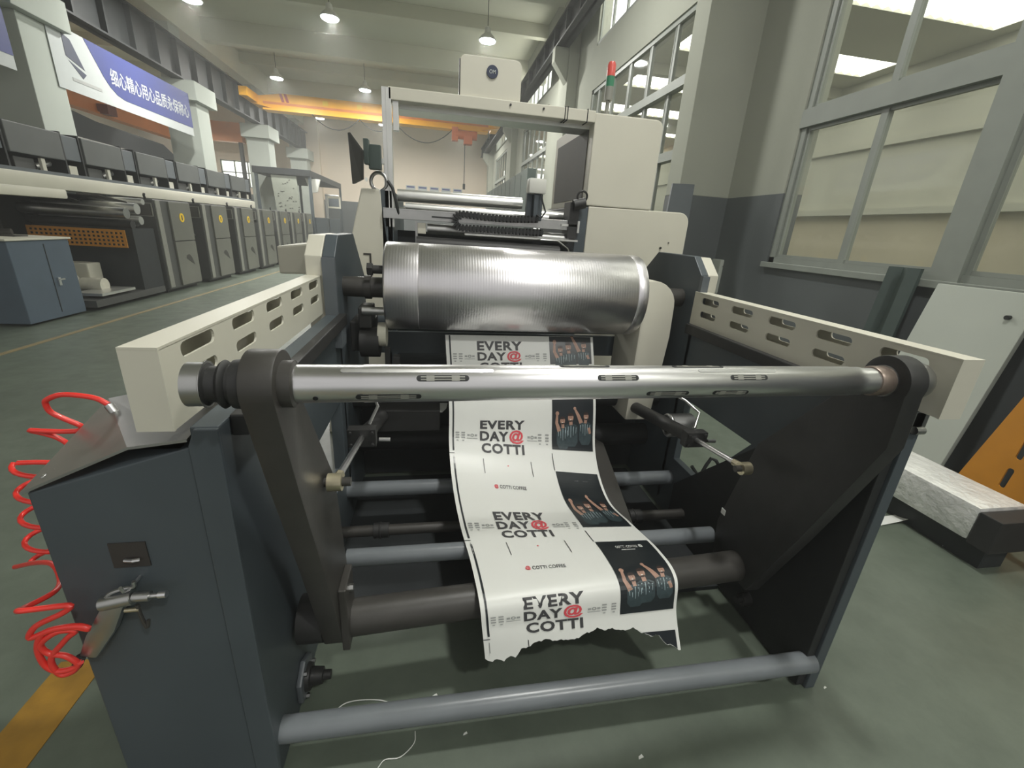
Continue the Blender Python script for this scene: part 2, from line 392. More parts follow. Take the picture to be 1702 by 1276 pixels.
for wi, (WX, a, b, z0, z1, trs, pitch, (h0, h1)) in enumerate(bays, 1):
    win = MB(); mid = (a + b) / 2
    win.box((WX + .02, a, z0), (WX + .12, b, z0 + .07)); win.box((WX + .02, a, z1 - .07), (WX + .12, b, z1))
    win.box((WX + .02, a, z0), (WX + .12, a + .08, z1)); win.box((WX + .02, b - .08, z0), (WX + .12, b, z1))
    sh = MB()
    if pitch is None:
        tr = trs[0]
        win.box((WX - .01, a, tr - .09), (WX + .13, b, tr + .09)); win.box((WX - .012, mid - .11, z0 + .001), (WX + .132, mid + .11, z1 - .001))
        for lo, hi in ((a + .08, mid - .11), (mid + .11, b - .08)):
            m = (lo + hi) / 2
            sh.box((WX + .03, m - .035, z0 + .07), (WX + .09, m + .035, tr - .09)); sh.box((WX + .03, m - .035, tr + .09), (WX + .09, m + .035, z1 - .07))
            for zz0, zz1 in ((z0 + .07, tr - .09), (tr + .09, z1 - .07)):
                for e0, e1 in ((lo, lo + .035), (hi - .035, hi)): sh.box((WX + .04, e0, zz0), (WX + .08, e1, zz1))
                sh.box((WX + .042, lo + .036, zz0 + .001), (WX + .078, hi - .036, zz0 + .035)); sh.box((WX + .042, lo + .036, zz1 - .035), (WX + .078, hi - .036, zz1 - .001))
    else:
        for tr in trs: win.box((WX - .01, a, tr - .06), (WX + .11, b, tr + .06))
        y = a + pitch * .73
        while y < b - .2: sh.box((WX + .03, y - .03, z0 + .05), (WX + .08, y + .03, z1 - .05)); sh.box((WX + .04, y + .07, z0 + .05), (WX + .07, y + .09, z1 - .05)); y += pitch
    o = struct(win, 'window_%d' % wi, 'frame')
    struct(sh, 'sash_frame', 'frame', o)
    pn = MB(); pane(pn, WX + .055, a, b, z0, z1); struct(pn, 'pane', 'glass', o)
    struct(MB().box((WX - .05, a - .04, z0 - .05), (WX + .03, b + .04, z0 + .01)), 'window_sill', 'frame', o, bevel=.005)
    up = MB(); up.box((WX + .02, a, h0), (WX + .12, b, h0 + .06)); up.box((WX + .02, a, h1 - .06), (WX + .12, b, h1))
    k = 6
    for j in range(k + 1):
        yy = a + (b - a) * j / k; up.box((WX + .05, yy - .02, h0), (WX + .09, yy + .02, h1))
    u = struct(up, 'window_%d' % (wi + 10), 'frame')
    pn = MB(); pane(pn, WX + .07, a, b, h0, h1); struct(pn, 'pane', 'glass', u)
    dl = bpy.data.lights.new('window_daylight', 'AREA'); dl.shape = 'RECTANGLE'; dl.size = b - a; dl.size_y = h1 - h0; dl.energy = DAY_W; dl.color = (1.0, .99, .95)
    do = bpy.data.objects.new('window_daylight', dl); COL.objects.link(do); do.location = (WX + .45, mid, (h0 + h1) / 2); do.rotation_euler = (math.pi / 2, 0, math.pi / 2)
# concrete columns with corbels carrying the crane girder
for k, (y, xf, xb) in enumerate(((-.06, 3.25, 4.0), (5.94, 3.25, 4.25), (11.6, 3.05, 3.3), (19.6, 3.05, 3.3), (27.5, 3.05, 3.3))):
    c = MB().box((xf, y, 2.15), (xb, y + (.8 if k > 1 else .36 if k == 1 else .8), CZ))
    c.prism([(xf, y + .05, 4.9), (xf, y + .05, 5.59), (2.72, y + .05, 5.59), (2.72, y + .05, 5.3)], (0, .26, 0))
    o = struct(c, 'trim_%d' % (13 + k), 'wall', bevel=.01)
    struct(MB().box((xf, y, 0), (xb, y + (.8 if k != 1 else .36), 2.15)), 'painted_dado', 'dado', o)
# annex beyond the windows
struct(MB().box((8.9, -6, 0), (9.1, HY1, 2.35)), 'wall_annex', 'annex')
struct(MB().box((8.9, -6, 2.35), (9.1, HY1, 4.95)), 'wall_annex_upper', 'annex_up')
struct(MB().box((8.75, -6, 2.3), (8.9, HY1, 2.42)), 'trim_20', 'annex_up')
struct(MB().box((8.82, -6, 3.6), (8.9, HY1, 3.7)), 'trim_21', 'annex_up')
rf = MB()
sk = MB(); y = -5.4
rf.box((4.25, -6, 4.95), (9.1, y, 5.05))
while y < 28:
    n = 22      # corrugated translucent sheet between roof slabs
    for i in range(n):
        x0 = 4.4 + 4.2 * i / n; x1 = 4.4 + 4.2 * (i + 1) / n; xm = (x0 + x1) / 2
        sk.poly([(x0, y, 4.96), (xm, y, 5.01), (x1, y, 4.96), (x0, y + .8, 4.96), (xm, y + .8, 5.01), (x1, y + .8, 4.96)], [(0, 1, 4, 3), (1, 2, 5, 4)])
    rf.box((8.6, y, 4.95), (9.1, y + .8, 5.05)); rf.box((3.5, y, 4.95), (4.4, y + .8, 5.05)) if y > 6 else None
    rf.box((3.5 if y > 5 else 4.25, y + .8, 4.95), (9.1, y + 2.3, 5.05)); y += 2.3
struct(rf, 'ceiling_annex', 'annex_up')
struct(sk, 'window_20', 'sky_panel')
ab = MB()
for y in (5.3, 9.9, 14.5, 19.1, 23.7): ab.box((4.25, y, 4.75), (8.9, y + .15, 4.95))
struct(ab, 'trim_22', 'annex_up')

# left pillars
for k, y in enumerate((-1.7, 4.3, 10.3, 16.3, 22.3, 28.3)):
    c = MB().box((-7.85, y, 0), (-7.0, y + .78, 4.55)); c.box((-7.95, y - .25, 4.55), (-6.85, y + 1.05, 5.05)); c.box((-7.85, y + .1, 5.05), (-7.45, y + .7, CZ))
    struct(c, 'trim_%d' % (30 + k), 'pillar', bevel=.012)

# crane girders
for nm, x0, x1, z0, z1, lab in (('left', -7.45, -7.12, 5.06, 6.05, 'dark steel crane girder along the left pillars above the blue banner'),
                                ('right', 2.75, 3.05, 5.6, 6.08, 'dark steel crane girder on the corbels of the right window wall')):
    t = thing('crane_girder', lab, 'girder', ((x0 + x1) / 2, 12, z0))
    g = MB().box((x0, 0, z1 - .04), (x1, 29.5, z1)); g.box((x0, 0, z0), (x1, 29.5, z0 + .04)); xm = (x0 + x1) / 2
    g.box((xm - .03, 0, z0), (xm + .03, 29.5, z1))
    for i in range(30): g.box((x0 + .01, i * 1.0, z0), (x1 - .01, i * 1.0 + .05, z1))
    build(g, 'beam', 'girder', t)
    build(MB().box((xm - .04, 0, z1), (xm + .04, 29.5, z1 + .06)), 'rail', 'steel_mid', t)

# overhead crane
def crane(x0, x1, y, m, lab, full=True):
    t = thing('overhead_crane', lab, 'crane', ((x0 + x1) / 2, y, 5.4))
    b = MB(); L = x1 - x0
    prof = [(x0, 5.62), (x0 + .1 * L, 5.45), (x1 - .1 * L, 5.45), (x1, 5.62), (x1, 5.82), (x1 - .12 * L, 6.02), (x0 + .12 * L, 6.02), (x0, 5.82)]
    b.prism([(p, y, q) for p, q in prof], (0, .32, 0))
    build(b, 'box_beam', m, t, bevel=.01)
    build(MB().box((x0 + .05 * L, y - .12, 5.40), (x1 - .05 * L, y + .44, 5.46)), 'bottom_flange', m, t)
    build(MB().box((x0 + .05 * L, y - .02, 5.62), (x1 - .05 * L, y - .002, 5.70)), 'side_channel', 'orange', t)
    for xx in (x0, x1 - .3):
        e = MB().box((xx, y - 1.0, 5.62), (xx + .3, y + 1.3, 5.92))
        build(e, 'end_carriage', m, t, bevel=.02)
    for xx in (x0 + .12 * L, x1 - .15 * L):
        r = MB()
        for d in (0, .17): r.prism([(xx + d, y - .012, 5.72), (xx + d + .1, y - .012, 5.72), (xx + d + .02, y - .012, 6.01), (xx + d - .08, y - .012, 6.01)], (0, .01, 0))
        build(r, 'warning_stripe', mat('red_stripe', s(170, 50, 44), .5), t)
    if full:
        lt = MB(); me = text_mesh('5t', .01)
        lt.mesh(me, lambda a, b2: (-1.35 + a * .42, y - .015, 5.86 + b2 * .24)); build(lt, 'capacity_marking', 'ink', t)
        for xx in (-4.4, -3.1, .2):
            build(MB().box((xx, y - .012, 5.76), (xx + .2, y, 5.92)), 'notice_plate', 'sticker', t)
        hs = MB(); hs.cyl((.85, y - .2, 5.2), (1.75, y - .2, 5.2), .17); hs.box((.7, y - .35, 4.95), (.95, y, 5.45)); hs.box((1.2, y - .4, 4.85), (1.55, y, 5.15))
        build(hs, 'hoist', mat('hoist_orange', s(200, 110, 70), .5), t, smooth=True)
        build(MB().tube([(1.25, y - .2, 4.9), (1.25, y - .2, 3.3)], .016, 6).box((1.2, y - .26, 3.1), (1.3, y - .14, 3.32)), 'pendant_cable', 'black', t)
        pts = []
        for seg in ((-4.8, -3.0), (-3.0, -1.6), (-1.6, .75)):
            for i in range(13):
                f = i / 12; pts.append((seg[0] + (seg[1] - seg[0]) * f, y - .18, 5.38 - 4 * .62 * f * (1 - f) * (seg[1] - seg[0]) / 2.4))
        build(MB().tube(pts, .018, 6), 'festoon_cable', 'black', t)
    return t
crane(-7.10, 2.73, 21, 'yellow', 'yellow overhead travelling crane spanning the hall, its hoist near the right end')
og = thing('crane_girder', 'orange girder in the next hall, seen through the gap under the blue banner', 'girder', (-10.0, 21, 4.1))
build(MB().box((-10.2, 12.0, 4.12), (-10.0, 22.0, 4.50)), 'beam', 'orange', og)
build(MB().box((-10.25, 12.0, 4.08), (-9.93, 22.0, 4.14)), 'bottom_flange', 'orange', og)
build(MB().box((-9.98, 16.9, 4.1), (-9.7, 17.3, 4.36)), 'trolley', mat('trolley_red', s(120, 62, 46), .6), og)
build(MB().box((-12.2, 27.6, 5.0), (-9.9, 28.0, 5.9)), 'end_beam', 'orange', og)
build(MB().box((-10.15, 12.0, 0), (-10.0, 12.2, 4.1)), 'girder_post', 'girder', og); build(MB().box((-10.15, 27.7, 0), (-10.0, 27.9, 5.0)), 'girder_post', 'girder', og)

# pendant lamps
def lamp_proto(loc, lab):
    t = thing('pendant_lamp', lab, 'lamp', loc, 'high bay lamps under the ceiling')
    x, y, z = loc
    build(MB().lathe((x, y, z), (0, 0, 1), [(0, .22), (.03, .215), (.10, .15), (.16, .08), (.26, .07), (.30, .03)], 24), 'lamp_shade', 'white_plastic', t, smooth=True)
    build(MB().cyl((x, y, z - .02), (x, y, z - .005), .19, 24), 'diffuser', 'lamp_glow', t)
    build(MB().cyl((x, y, z + .3), (x, y, CZ), .008, 6), 'cord', 'black', t)
    return t
lamps = [((-5.42, 13.2, 6.0), 'lit high bay lamp cut by the top edge, leftmost of the near row'),
         ((-2.45, 13.12, 6.0), 'lit high bay lamp high over the aisle, middle of the near row'),
         ((1.3, 13.14, 6.0), 'lit high bay lamp hanging above the cream board with the round badge'),
         ((-5.4, 18.83, 6.0), 'lit high bay lamp above the left end of the yellow crane'),
         ((-2.5, 19.06, 6.0), 'lit high bay lamp just above the middle of the yellow crane')]
lp = None
allpos = lamps + [((x, y, 6.0), None) for x, y in ((1.3, 7.3), (1.3, 1.4), (2.2, -2.5))] + [((x, y, 6.0), 'far') for y in (24.9,) for x in (-5.4, -2.5, 1.3)] + [((x, y, 5.4), 'next') for y in (12.5, 18.5, 24.5) for x in (-12.0,)]
for loc, lab in allpos:
    if lab in (None, 'far', 'next'): continue
    if lp is None: lp = lamp_proto(loc, lab)
    else:
        c = copy_tree(lp); c.location = loc; c['label'] = lab
for loc, lab in allpos:
    ld = bpy.data.lights.new('lamp_light', 'AREA'); ld.shape = 'DISK'; ld.size = .36; ld.energy = LAMP_W * (.6 if lab is None else 1.0); ld.color = (1.0, .99, .93)
    lo = bpy.data.objects.new('lamp_light', ld); COL.objects.link(lo); lo.location = (loc[0], loc[1], loc[2] - .03)
for loc, lab in allpos:
    if lab in (None, 'far', 'next'):
        c = copy_tree(lp); c.location = loc
        c['label'] = {None: 'high bay lamp of the rows nearer than the picture shows', 'far': 'small distant high bay lamp of the last row behind the yellow crane', 'next': 'high bay lamp of the next hall beyond the left pillars'}[lab]

# banner
bn = thing('wall_banner', 'long blue and white banner with white Chinese slogan between the left pillars', 'banner', (-7.0, 13.6, 3.6))
BX, BY0, BY1, BZ0, BZ1 = -6.98, 10.9, 15.85, 3.58, 4.66
build(MB().box((BX - .01, BY0, BZ0), (BX, BY1, BZ1)), 'banner_cloth', 'banner_white', bn)
pts = [(12.35, 4.66), (15.85, 4.66), (15.85, 3.82), (12.95, 3.82)] + [(12.95 - .3 * math.sin(t), 3.82 + .3 * (1 - math.cos(t))) for t in (0.3, .6, .9, 1.2)]
pts = [(11.85, 4.66), (15.85, 4.66), (15.85, 3.79), (12.85, 3.79), (12.6, 3.84), (12.4, 3.95), (12.25, 4.1)]
build(MB().prism([(BX + .001, a, b) for a, b in pts], (.004, 0, 0)), 'blue_field', 'banner_blue', bn)
tm = text_mesh('细心精心用心品质永保称心', .012, 2)
build(MB().mesh(tm, lambda a, b: (BX + .008, 14.1 + a * 3.25, 4.17 + b * .34)), 'slogan', 'banner_white', bn)
lg = MB().prism([(BX + .001, 11.25, 4.18), (BX + .001, 11.7, 4.05), (BX + .001, 11.45, 4.5), (BX + .001, 11.25, 4.55)], (.004, 0, 0))
lg.prism([(BX + .001, 11.3, 4.12), (BX + .001, 11.72, 3.98), (BX + .001, 11.6, 3.88)], (.004, 0, 0))
build(lg, 'logo_mark', 'navy', bn)
build(MB().box((BX + .001, 11.3, 3.78), (BX + .005, 12.1, 3.84)), 'small_print', 'ink_light', bn)

b2 = thing('wall_banner', 'end of another blue banner cut by the left edge, nearer than the slogan banner', 'banner', (-7.0, 7.5, 3.6))
build(MB().box((BX - .01, 5.2, BZ0), (BX, 10.0, BZ1)), 'banner_cloth', 'banner_white', b2)
build(MB().box((BX + .001, 5.3, 3.79), (BX + .005, 10.0, 4.66)), 'blue_field', 'banner_blue', b2)

# tall dark cabinets in front of the far windows
for i, y in enumerate((14.2, 16.4, 18.6, 20.8, 23.0)):
    o = build(MB().box((2.75, y, 0), (3.02, y + 2.1, 3.35)), 'tall_dark_cabinet', 'green_sheet', bevel=.01)
    tag(o, ('nearest', 'second', 'third', 'fourth', 'farthest')[i] + ' of the tall dark cabinets along the right wall behind the printing machine', 'cabinet', 'dark cabinets along the far right wall')
    build(MB().box((2.742, y + 1.0, .1), (2.75, y + 1.02, 3.25)), 'door_gap', 'rubber', o)

# notices on the far wall
for i in range(5):
    x = -1.75 + i * .72
    p = MB().box((x, HY1 - .05, 3.25), (x + .56, HY1 - .032, 3.78))
    o = build(p, 'wall_notice', 'banner_white')
    tag(o, ('leftmost' if i == 0 else 'second from left' if i == 1 else 'middle' if i == 2 else 'fourth from left' if i == 3 else 'rightmost') + ' of the five small white notices on the far wall', 'notice', 'notices on the far wall')
    build(MB().box((x + .05, HY1 - .056, 3.64), (x + .51, HY1 - .05, 3.73)), 'blue_heading', 'banner_blue', o)

# ================================================================== FLOOR MARKS
struct(MB().box((-1.31, -1.5, 0), (-1.16, 1.36, .003)), 'trim_40', 'floor_yellow')
struct(MB().box((-4.5, -1, 0), (-4.43, 24, .003)), 'trim_41', 'floor_line')

# ================================================================== UNWINDING STAND
us = thing('unwinding_stand', 'grey and cream unwinding stand in the foreground with long slotted guide rails', 'machine', (.46, 1.9, 0))
PLY = [(.93, 0), (2.95, 0), (2.95, 1.22), (2.62, 1.48), (2.22, 1.48), (2.12, 1.39), (2.12, 1.13), (.93, 1.13)]
HOLE = [(2.03, .73), (1.50, .73), (1.80, .36), (2.03, .36)]
HOLE2 = [(1.62, .34), (1.20, .95), (1.0, .95)]
for sx, x0, x1 in ((-1, -.495, -.44), (1, 1.37, 1.41)):
    xc = (x0 + x1) / 2
    y0 = .90 if sx < 0 else .935
    out = [(y0 if p[0] == .93 else p[0], p[1]) for p in PLY]
    build(MB().plate(out, [HOLE], x1 - x0, lambda a, b, c, xc=xc: (xc + c, a, b)), 'side_plate', 'slate_dark', us, bevel=.004)
    # guide rail: hollow cream box with two rows of slots
    if sx < 0: a, b, inner = -.572, -.507, -.507
    else: a, b, inner = 1.362, 1.432, 1.362
    zt, zb, ya, yb = 1.305, 1.135, .875, 2.13
    r = MB().box((a - .001, ya - .002, zt - .005), (b + .001, yb, zt)); r.box((a - .001, ya - .002, zb - .001), (b + .001, ya + .004, zt - .0052)); r.box((a + .0065, ya + .0045, zb - .001), (b - .0065, yb, zb + .005))
    up_ = .018 if sx < 0 else 0
    slots = [capsule(1.02 + .242 * i, 1.268 + up_ * .6, .145, .032) for i in range(5)] + [capsule(1.02 + .242 * i, 1.200 + up_, .135, .030) for i in range(5)]
    for xx in (a + .003, b - .003):
        r.plate([(ya + .0045, zb), (yb, zb), (yb, zt - .0055), (ya + .0045, zt - .0055)], slots, .006, lambda u, v, c, xx=xx: (xx + c, u, v))
    build(r, 'guide_rail', 'cream', us)
    # cream cover outside the head of the side plate
    c0, c1 = (-.57, -.497) if sx < 0 else (1.412, 1.47)
    build(MB().prism([(c0, 2.12, .9), (c0, 2.95, .9), (c0, 2.95, 1.22), (c0, 2.62, 1.475), (c0, 2.22, 1.475), (c0, 2.12, 1.39)], (c1 - c0, 0, 0)), 'head_cover', 'cream', us, bevel=.005)
    # linear track under the rail
    tx = (-.44, -.405) if sx < 0 else (1.335, 1.37)
    build(MB().box((tx[0], .95, 1.085), (tx[1], 2.12, 1.135)), 'linear_track', 'black', us, bevel=.004)
# inner seam plate at head fronts
build(MB().box((-.495, 2.10, .05), (-.44, 2.125, 1.385)), 'head_facing', 'slate', us)
build(MB().box((1.37, 2.10, .05), (1.41, 2.125, 1.385)), 'head_facing', 'slate', us)
for i, (a, b) in enumerate(((1.355, 1.362),)):
    pass
# cream side box on the outside of the left head
build(MB().prism([(-.60, 2.35, 1.28), (-.60, 2.35, 1.43), (-.80, 2.5, 1.40), (-.80, 2.5, 1.26)], (0, .35, 0)), 'side_box', 'cream', us, bevel=.01)

# control cabinet on the left plate
cb = MB().hexa([(-.813, .90, 0), (-.50, .90, 0), (-.50, 1.25, 0), (-.813, 1.25, 0),
                (-.813, .90, .988), (-.50, .90, 1.085), (-.50, 1.25, 1.13), (-.813, 1.18, 1.075)])
cab = build(cb, 'side_cabinet', 'slate_dark', us, bevel=.004)
lid = MB().poly([(-.818, .893, .989), (-.61, .893, 1.085), (-.515, .893, 1.086), (-.50, .893, 1.10), (-.50, 1.25, 1.135), (-.818, 1.18, 1.078),
                 (-.818, .893, .995), (-.61, .893, 1.091), (-.515, .893, 1.092), (-.50, .893, 1.106), (-.50, 1.25, 1.141), (-.818, 1.18, 1.084)],
                [(0, 1, 2, 3, 4, 5), (6, 7, 8, 9, 10, 11), (0, 1, 7, 6), (1, 2, 8, 7), (2, 3, 9, 8), (3, 4, 10, 9), (4, 5, 11, 10), (5, 0, 6, 11)])
build(lid, 'cabinet_lid', 'steel_mid', cab, label='bare grey metal lid')
build(MB().sphere((-.79, .92, 1.012), .007).sphere((-.775, .93, 1.02), .006), 'rivet', 'steel_mid', cab)
p = at('y', .9, 222, 922)
build(MB().box((p.x - .042, .897, p.z - .03), (p.x + .03, .901, p.z + .035)), 'latch_plate', mat('dark_brown_plate', s(58, 54, 52), .5), cab)
build(MB().tube([(p.x - .015, .893, p.z - .008), (p.x + .004, .888, p.z - .006), (p.x + .014, .893, p.z - .008)], .004, 8), 'latch_handle', 'steel', cab)
# hook that carries the air gun
p = at('y', .9, 245, 968)
HOOK = p.copy()
build(MB().tube([(p.x - .01, .9, p.z + .02), (p.x - .01, .86, p.z + .02), (p.x - .01, .845, p.z + .03), (p.x - .01, .84, p.z + .045)], .0035, 8), 'wire_hook', 'steel', cab)
# front facing strips of the left plate
build(MB().prism([(-.50, .893, 0), (-.44, .893, 0), (-.44, .893, 1.128), (-.485, .893, 1.128), (-.50, .893, 1.09)], (0, .012, 0)), 'front_strip', 'slate_dark', us, bevel=.003)

# cross tubes
for nm, y, z, r, m, xa, xb in (('cross_tube', .95, .122, .036, 'tube', -.44, 1.37), ('cross_tube', 2.03, .235, .040, 'tube', -.44, 1.37),
                              ('cross_tube', 1.80, .15, .026, 'arm', -.44, 1.37), ('cross_tube', 1.42, .325, .034, 'tube', -.33, 1.22)):
    t = build(MB().cyl((xa, y, z), (xb, y, z), r, 32), nm, m, us, smooth=True)
build(MB().cyl((-.285, 1.15, .315), (1.215, 1.24, .315), .058, 40), 'pivot_roller', 'arm', us, smooth=True)
for xx in (-.285, 1.02):
    build(MB().cyl((xx, 1.80, .15), (xx + .07, 1.80, .15), .036, 24).torus((xx + .03, 1.8, .15), (1, 0, 0), .036, .004), 'shaft_coupling', 'black', us, smooth=True)
# swing arms carrying the shaft
def arm_profile(yt, zt):
    pts = [(yt + .066 * math.cos(t), zt + .066 * math.sin(t)) for t in [math.radians(a) for a in range(200, -20, -8)]]
    return [(1.095, .27), (.97, .67), (.86, .99)] + [p for p in pts] + [(1.165, .84), (1.235, .42), (1.225, .27)]
SH = (.848, 1.245)
aL = MB().prism([(-.345, a, b) for a, b in arm_profile(*SH)], (.06, 0, 0))
armL = build(aL, 'swing_arm', 'arm', us, bevel=.006, smooth=True)
build(MB().box((-.285, 1.075, .26), (-.262, 1.19, .50)), 'clamp_block', 'arm', armL, bevel=.004)
for zz in (.30, .46):
    build(MB().cyl((-.262, 1.13, zz), (-.250, 1.13, zz), .012, 6), 'clamp_bolt', 'steel_mid', armL)
build(MB().cyl((-.42, 1.15, .33), (-.345, 1.15, .33), .075, 36), 'pivot_bearing', 'black', armL, smooth=True)
# right arm: broad plate
SR = (.935, 1.225)
pr = [(SR[0] + .07 * math.cos(t), SR[1] + .07 * math.sin(t)) for t in [math.radians(a) for a in range(200, -10, -8)]]
aR = MB().prism([(1.215, a, b) for a, b in ([(1.16, .26), (1.02, .62), (.865, 1.05)] + pr + [(1.06, 1.14), (1.30, .84), (1.40, .42), (1.38, .26)])], (.06, 0, 0))
armR = build(aR, 'swing_arm', 'black', us, bevel=.006, smooth=True)
build(MB().cyl((1.275, 1.27, .34), (1.33, 1.27, .34), .075, 36), 'pivot_bearing', 'black', armR, smooth=True)
build(MB().prism([(1.335, .945, .01), (1.335, .945, 1.08), (1.335, 1.10, 1.08), (1.335, 1.93, .26), (1.335, 1.93, .01)], (.034, 0, 0)), 'shade_plate', 'rubber', us, bevel=.004)  # added dark plate, stands in for shade on the side plate's inner face
p = at('x', 1.213, 1202, 850)
build(MB().box((1.212, p.y - .012, p.z - .012), (1.215, p.y + .012, p.z + .012)), 'paper_tag', 'paper', armR, label='small white paper square')
# pneumatic rods
def rod(a, b, c, side):
    a, b, c = Vector(a), Vector(b), Vector(c); d = (b - a).normalized()
    t = build(MB().cyl(b, c, .032, 24), 'air_cylinder', 'black', us, smooth=True)
    build(MB().cyl(a, b, .010, 16), 'piston_rod', 'steel', t, smooth=True)
    e = MB().cyl(a - Vector((.018 * side, 0, 0)), a + Vector((.018 * side, 0, 0)), .024, 24); e.cyl(a + d * .02, a + d * .06, .014, 6)
    build(e, 'rod_eye', 'brass', t, smooth=True)
    build(MB().cyl(a - Vector((.03 * side, 0, 0)), a + Vector((.04 * side, 0, 0)), .012, 16), 'pivot_pin', 'arm', t, smooth=True)
    q = MB().box(b - Vector((.05, .012, .035)), b + Vector((.05, .03, .035)))
    for sx2 in (-.038, .038):
        for sz in (-.024, .024): q.cyl(b + Vector((sx2, -.022, sz)), b + Vector((sx2, .0, sz)), .007, 6)
    build(q, 'end_block', 'black', t, bevel=.002)
    build(MB().tube([b + Vector((.02, .05, .03)), b + Vector((.05, .08, .09)), b + Vector((.02, .16, .12)), b + Vector((-.04, .22, .14))], .006, 8).cyl(b + Vector((.06, .0, -.01)), b + Vector((.10, .0, -.012)), .008, 8), 'air_fitting', 'steel_mid', t, smooth=True)
rod((-.258, 1.05, .895), (-.262, 1.50, .80), (-.27, 2.25, .56), 1)
rod((1.13, 1.235, .775), (1.13, 1.55, .735), (1.15, 2.2, .62), -1)
build(MB().cyl((1.18, 1.85, .66), (1.30, 1.85, .66), .06, 28).torus((1.18, 1.85, .66), (1, 0, 0), .05, .012), 'air_motor', 'steel_mid', us, smooth=True)
hose = [at('y', 1.95, 1150 + 8 * i, 775 + 14 * math.sin(i * 1.1)) for i in range(9)]
build(MB().tube(hose, .010, 8), 'black_hose', 'rubber', us, smooth=True)
# plate bearings near the floor
def bearing(p, side):
    x, y, z = p
    hx = [(x, y + .075 * math.cos(math.radians(a + 30)), z + .075 * math.sin(math.radians(a + 30))) for a in range(0, 360, 60)]
    t = build(MB().prism(hx, (.018 * side, 0, 0)), 'flange_bearing', 'slate', us, bevel=.006)
    build(MB().lathe((x + .018 * side, y, z), (side, 0, 0), [(0, .045), (.012, .042), (.014, .03), (.05, .026), (.052, .016), (.075, .015)], 24), 'bearing_hub', 'black', t, smooth=True)
    for a in (0, 120, 240):
        q = Vector((x + .018 * side, y + .058 * math.cos(math.radians(a)), z + .058 * math.sin(math.radians(a))))
        build(MB().cyl(q, q + Vector((.01 * side, 0, 0)), .008, 6), 'bearing_bolt', 'steel_mid', t)
q = at('x', -.43, 510, 1142); bearing((-.44, q.y, max(q.z, .08) + .0), 1)
bearing((1.37, 1.25, .115), -1)
# top corner bits of the right plate
build(MB().prism([(1.36, .935, 1.06), (1.36, .935, 1.13), (1.36, 1.0, 1.13)], (.06, 0, 0)).cyl((1.37, .925, 1.075), (1.40, .925, 1.075), .012, 12), 'corner_bracket', 'steel_mid', us)

# inner dark machinery of the stand
build(MB().box((-.44, 2.55, .02), (1.37, 2.60, .72)), 'rear_cross_plate', 'dark', us)
build(MB().cyl((-.44, 2.35, .62), (1.37, 2.35, .62), .055, 32), 'web_roller', 'rubber', us, smooth=True)
build(MB().cyl((-.44, 2.42, .33), (1.37, 2.42, .33), .07, 32), 'web_roller', 'rubber', us, smooth=True)
build(MB().box((-.30, 2.16, .50), (.03, 2.32, .62)), 'edge_guide', 'black', us, bevel=.005)
build(MB().prism([(.80, 1.7, .17), (1.02, 1.62, .10), (1.0, 2.2, .38), (.78, 2.3, .48)], (0, 0, -.03)), 'support_plate', 'arm', us)
build(MB().prism([at('y', 2.3, 1118, 762), at('y', 2.3, 1127, 760), at('y', 2.1, 1160, 802), at('y', 2.1, 1152, 806)], (0, .03, 0)), 'cream_edge_strip', 'cream', us)
build(MB().box((-.44, 2.0, 1.0), (-.41, 2.1, 1.10)), 'stop_block', 'slate', us)

# big chromed drum
DC = (2.28, 1.25); DR = .213; DXa, DXb = -.235, 1.075
dprof = [(0, DR - .012), (.004, DR - .004), (.012, DR), (.158, DR), (.160, DR - .002), (.163, DR), (1.25, DR), (1.252, DR - .0015), (1.254, DR)]
dprof += [(DXb - DXa - .012, DR), (DXb - DXa - .003, DR - .004), (DXb - DXa, DR - .014)]
dr = build(MB().lathe((DXa, DC[0], DC[1]), (1, 0, 0), dprof, 128), 'draw_drum', 'drum', us, smooth=True, label='large chromed drum with fine grooves')
build(MB().lathe((DXa - .205, DC[0], DC[1] - .01), (1, 0, 0), [(0, .048), (.05, .05), (.10, .05), (.101, .058), (.13, .058), (.131, .05), (.205, .05)], 32), 'drum_journal', 'arm', dr, smooth=True)
build(MB().cyl((DXb, DC[0], DC[1]), (1.37, DC[0], DC[1]), .05, 32), 'drum_journal', 'arm', dr, smooth=True)
# belt cover on the right of the drum
o = [(0, .55), (0, 1.33), (.012, 1.345)] + [(.05 + .13 * math.sin(t), 1.215 + .13 * math.cos(t)) for t in [math.radians(a) for a in range(0, 91, 15)]] + [(.185, 1.05), (.15, .55)]
o = [(0.012 + a, b) for a, b in o]
build(MB().prism([(1.083 + a, 2.16, b) for a, b in o], (0, .32, 0)), 'belt_cover', 'cream', us, bevel=.014, smooth=True)
# gear box and small rollers at the left of the drum
build(MB().box((-.41, 2.2, .93), (-.30, 2.4, 1.08)).box((-.36, 2.15, 1.06), (-.30, 2.3, 1.16)), 'gear_bracket', 'black', us, bevel=.006)
build(MB().cyl((-.36, 2.2, .98), (-.27, 2.2, .98), .075, 32), 'drive_wheel', 'black', us, smooth=True)
build(MB().cyl((-.275, 2.2, 1.02), (-.235, 2.2, 1.02), .06, 32), 'wheel_cap', 'cream_end', us, smooth=True)
build(MB().cyl((-.30, 2.2, 1.335), (-.22, 2.2, 1.335), .02, 16).cyl((-.315, 2.2, 1.335), (-.29, 2.2, 1.335), .03, 6), 'clamp_screw', 'black', us, smooth=True)
build(MB().cyl((-.34, 2.15, 1.145), (-.22, 2.15, 1.145), .02, 16), 'small_shaft', 'steel_mid', us, smooth=True)
build(MB().box((-.24, 2.12, .86), (-.215, 2.15, .97)).box((-.20, 2.1, .84), (-.17, 2.16, .93)), 'sensor_bracket', 'black', us)
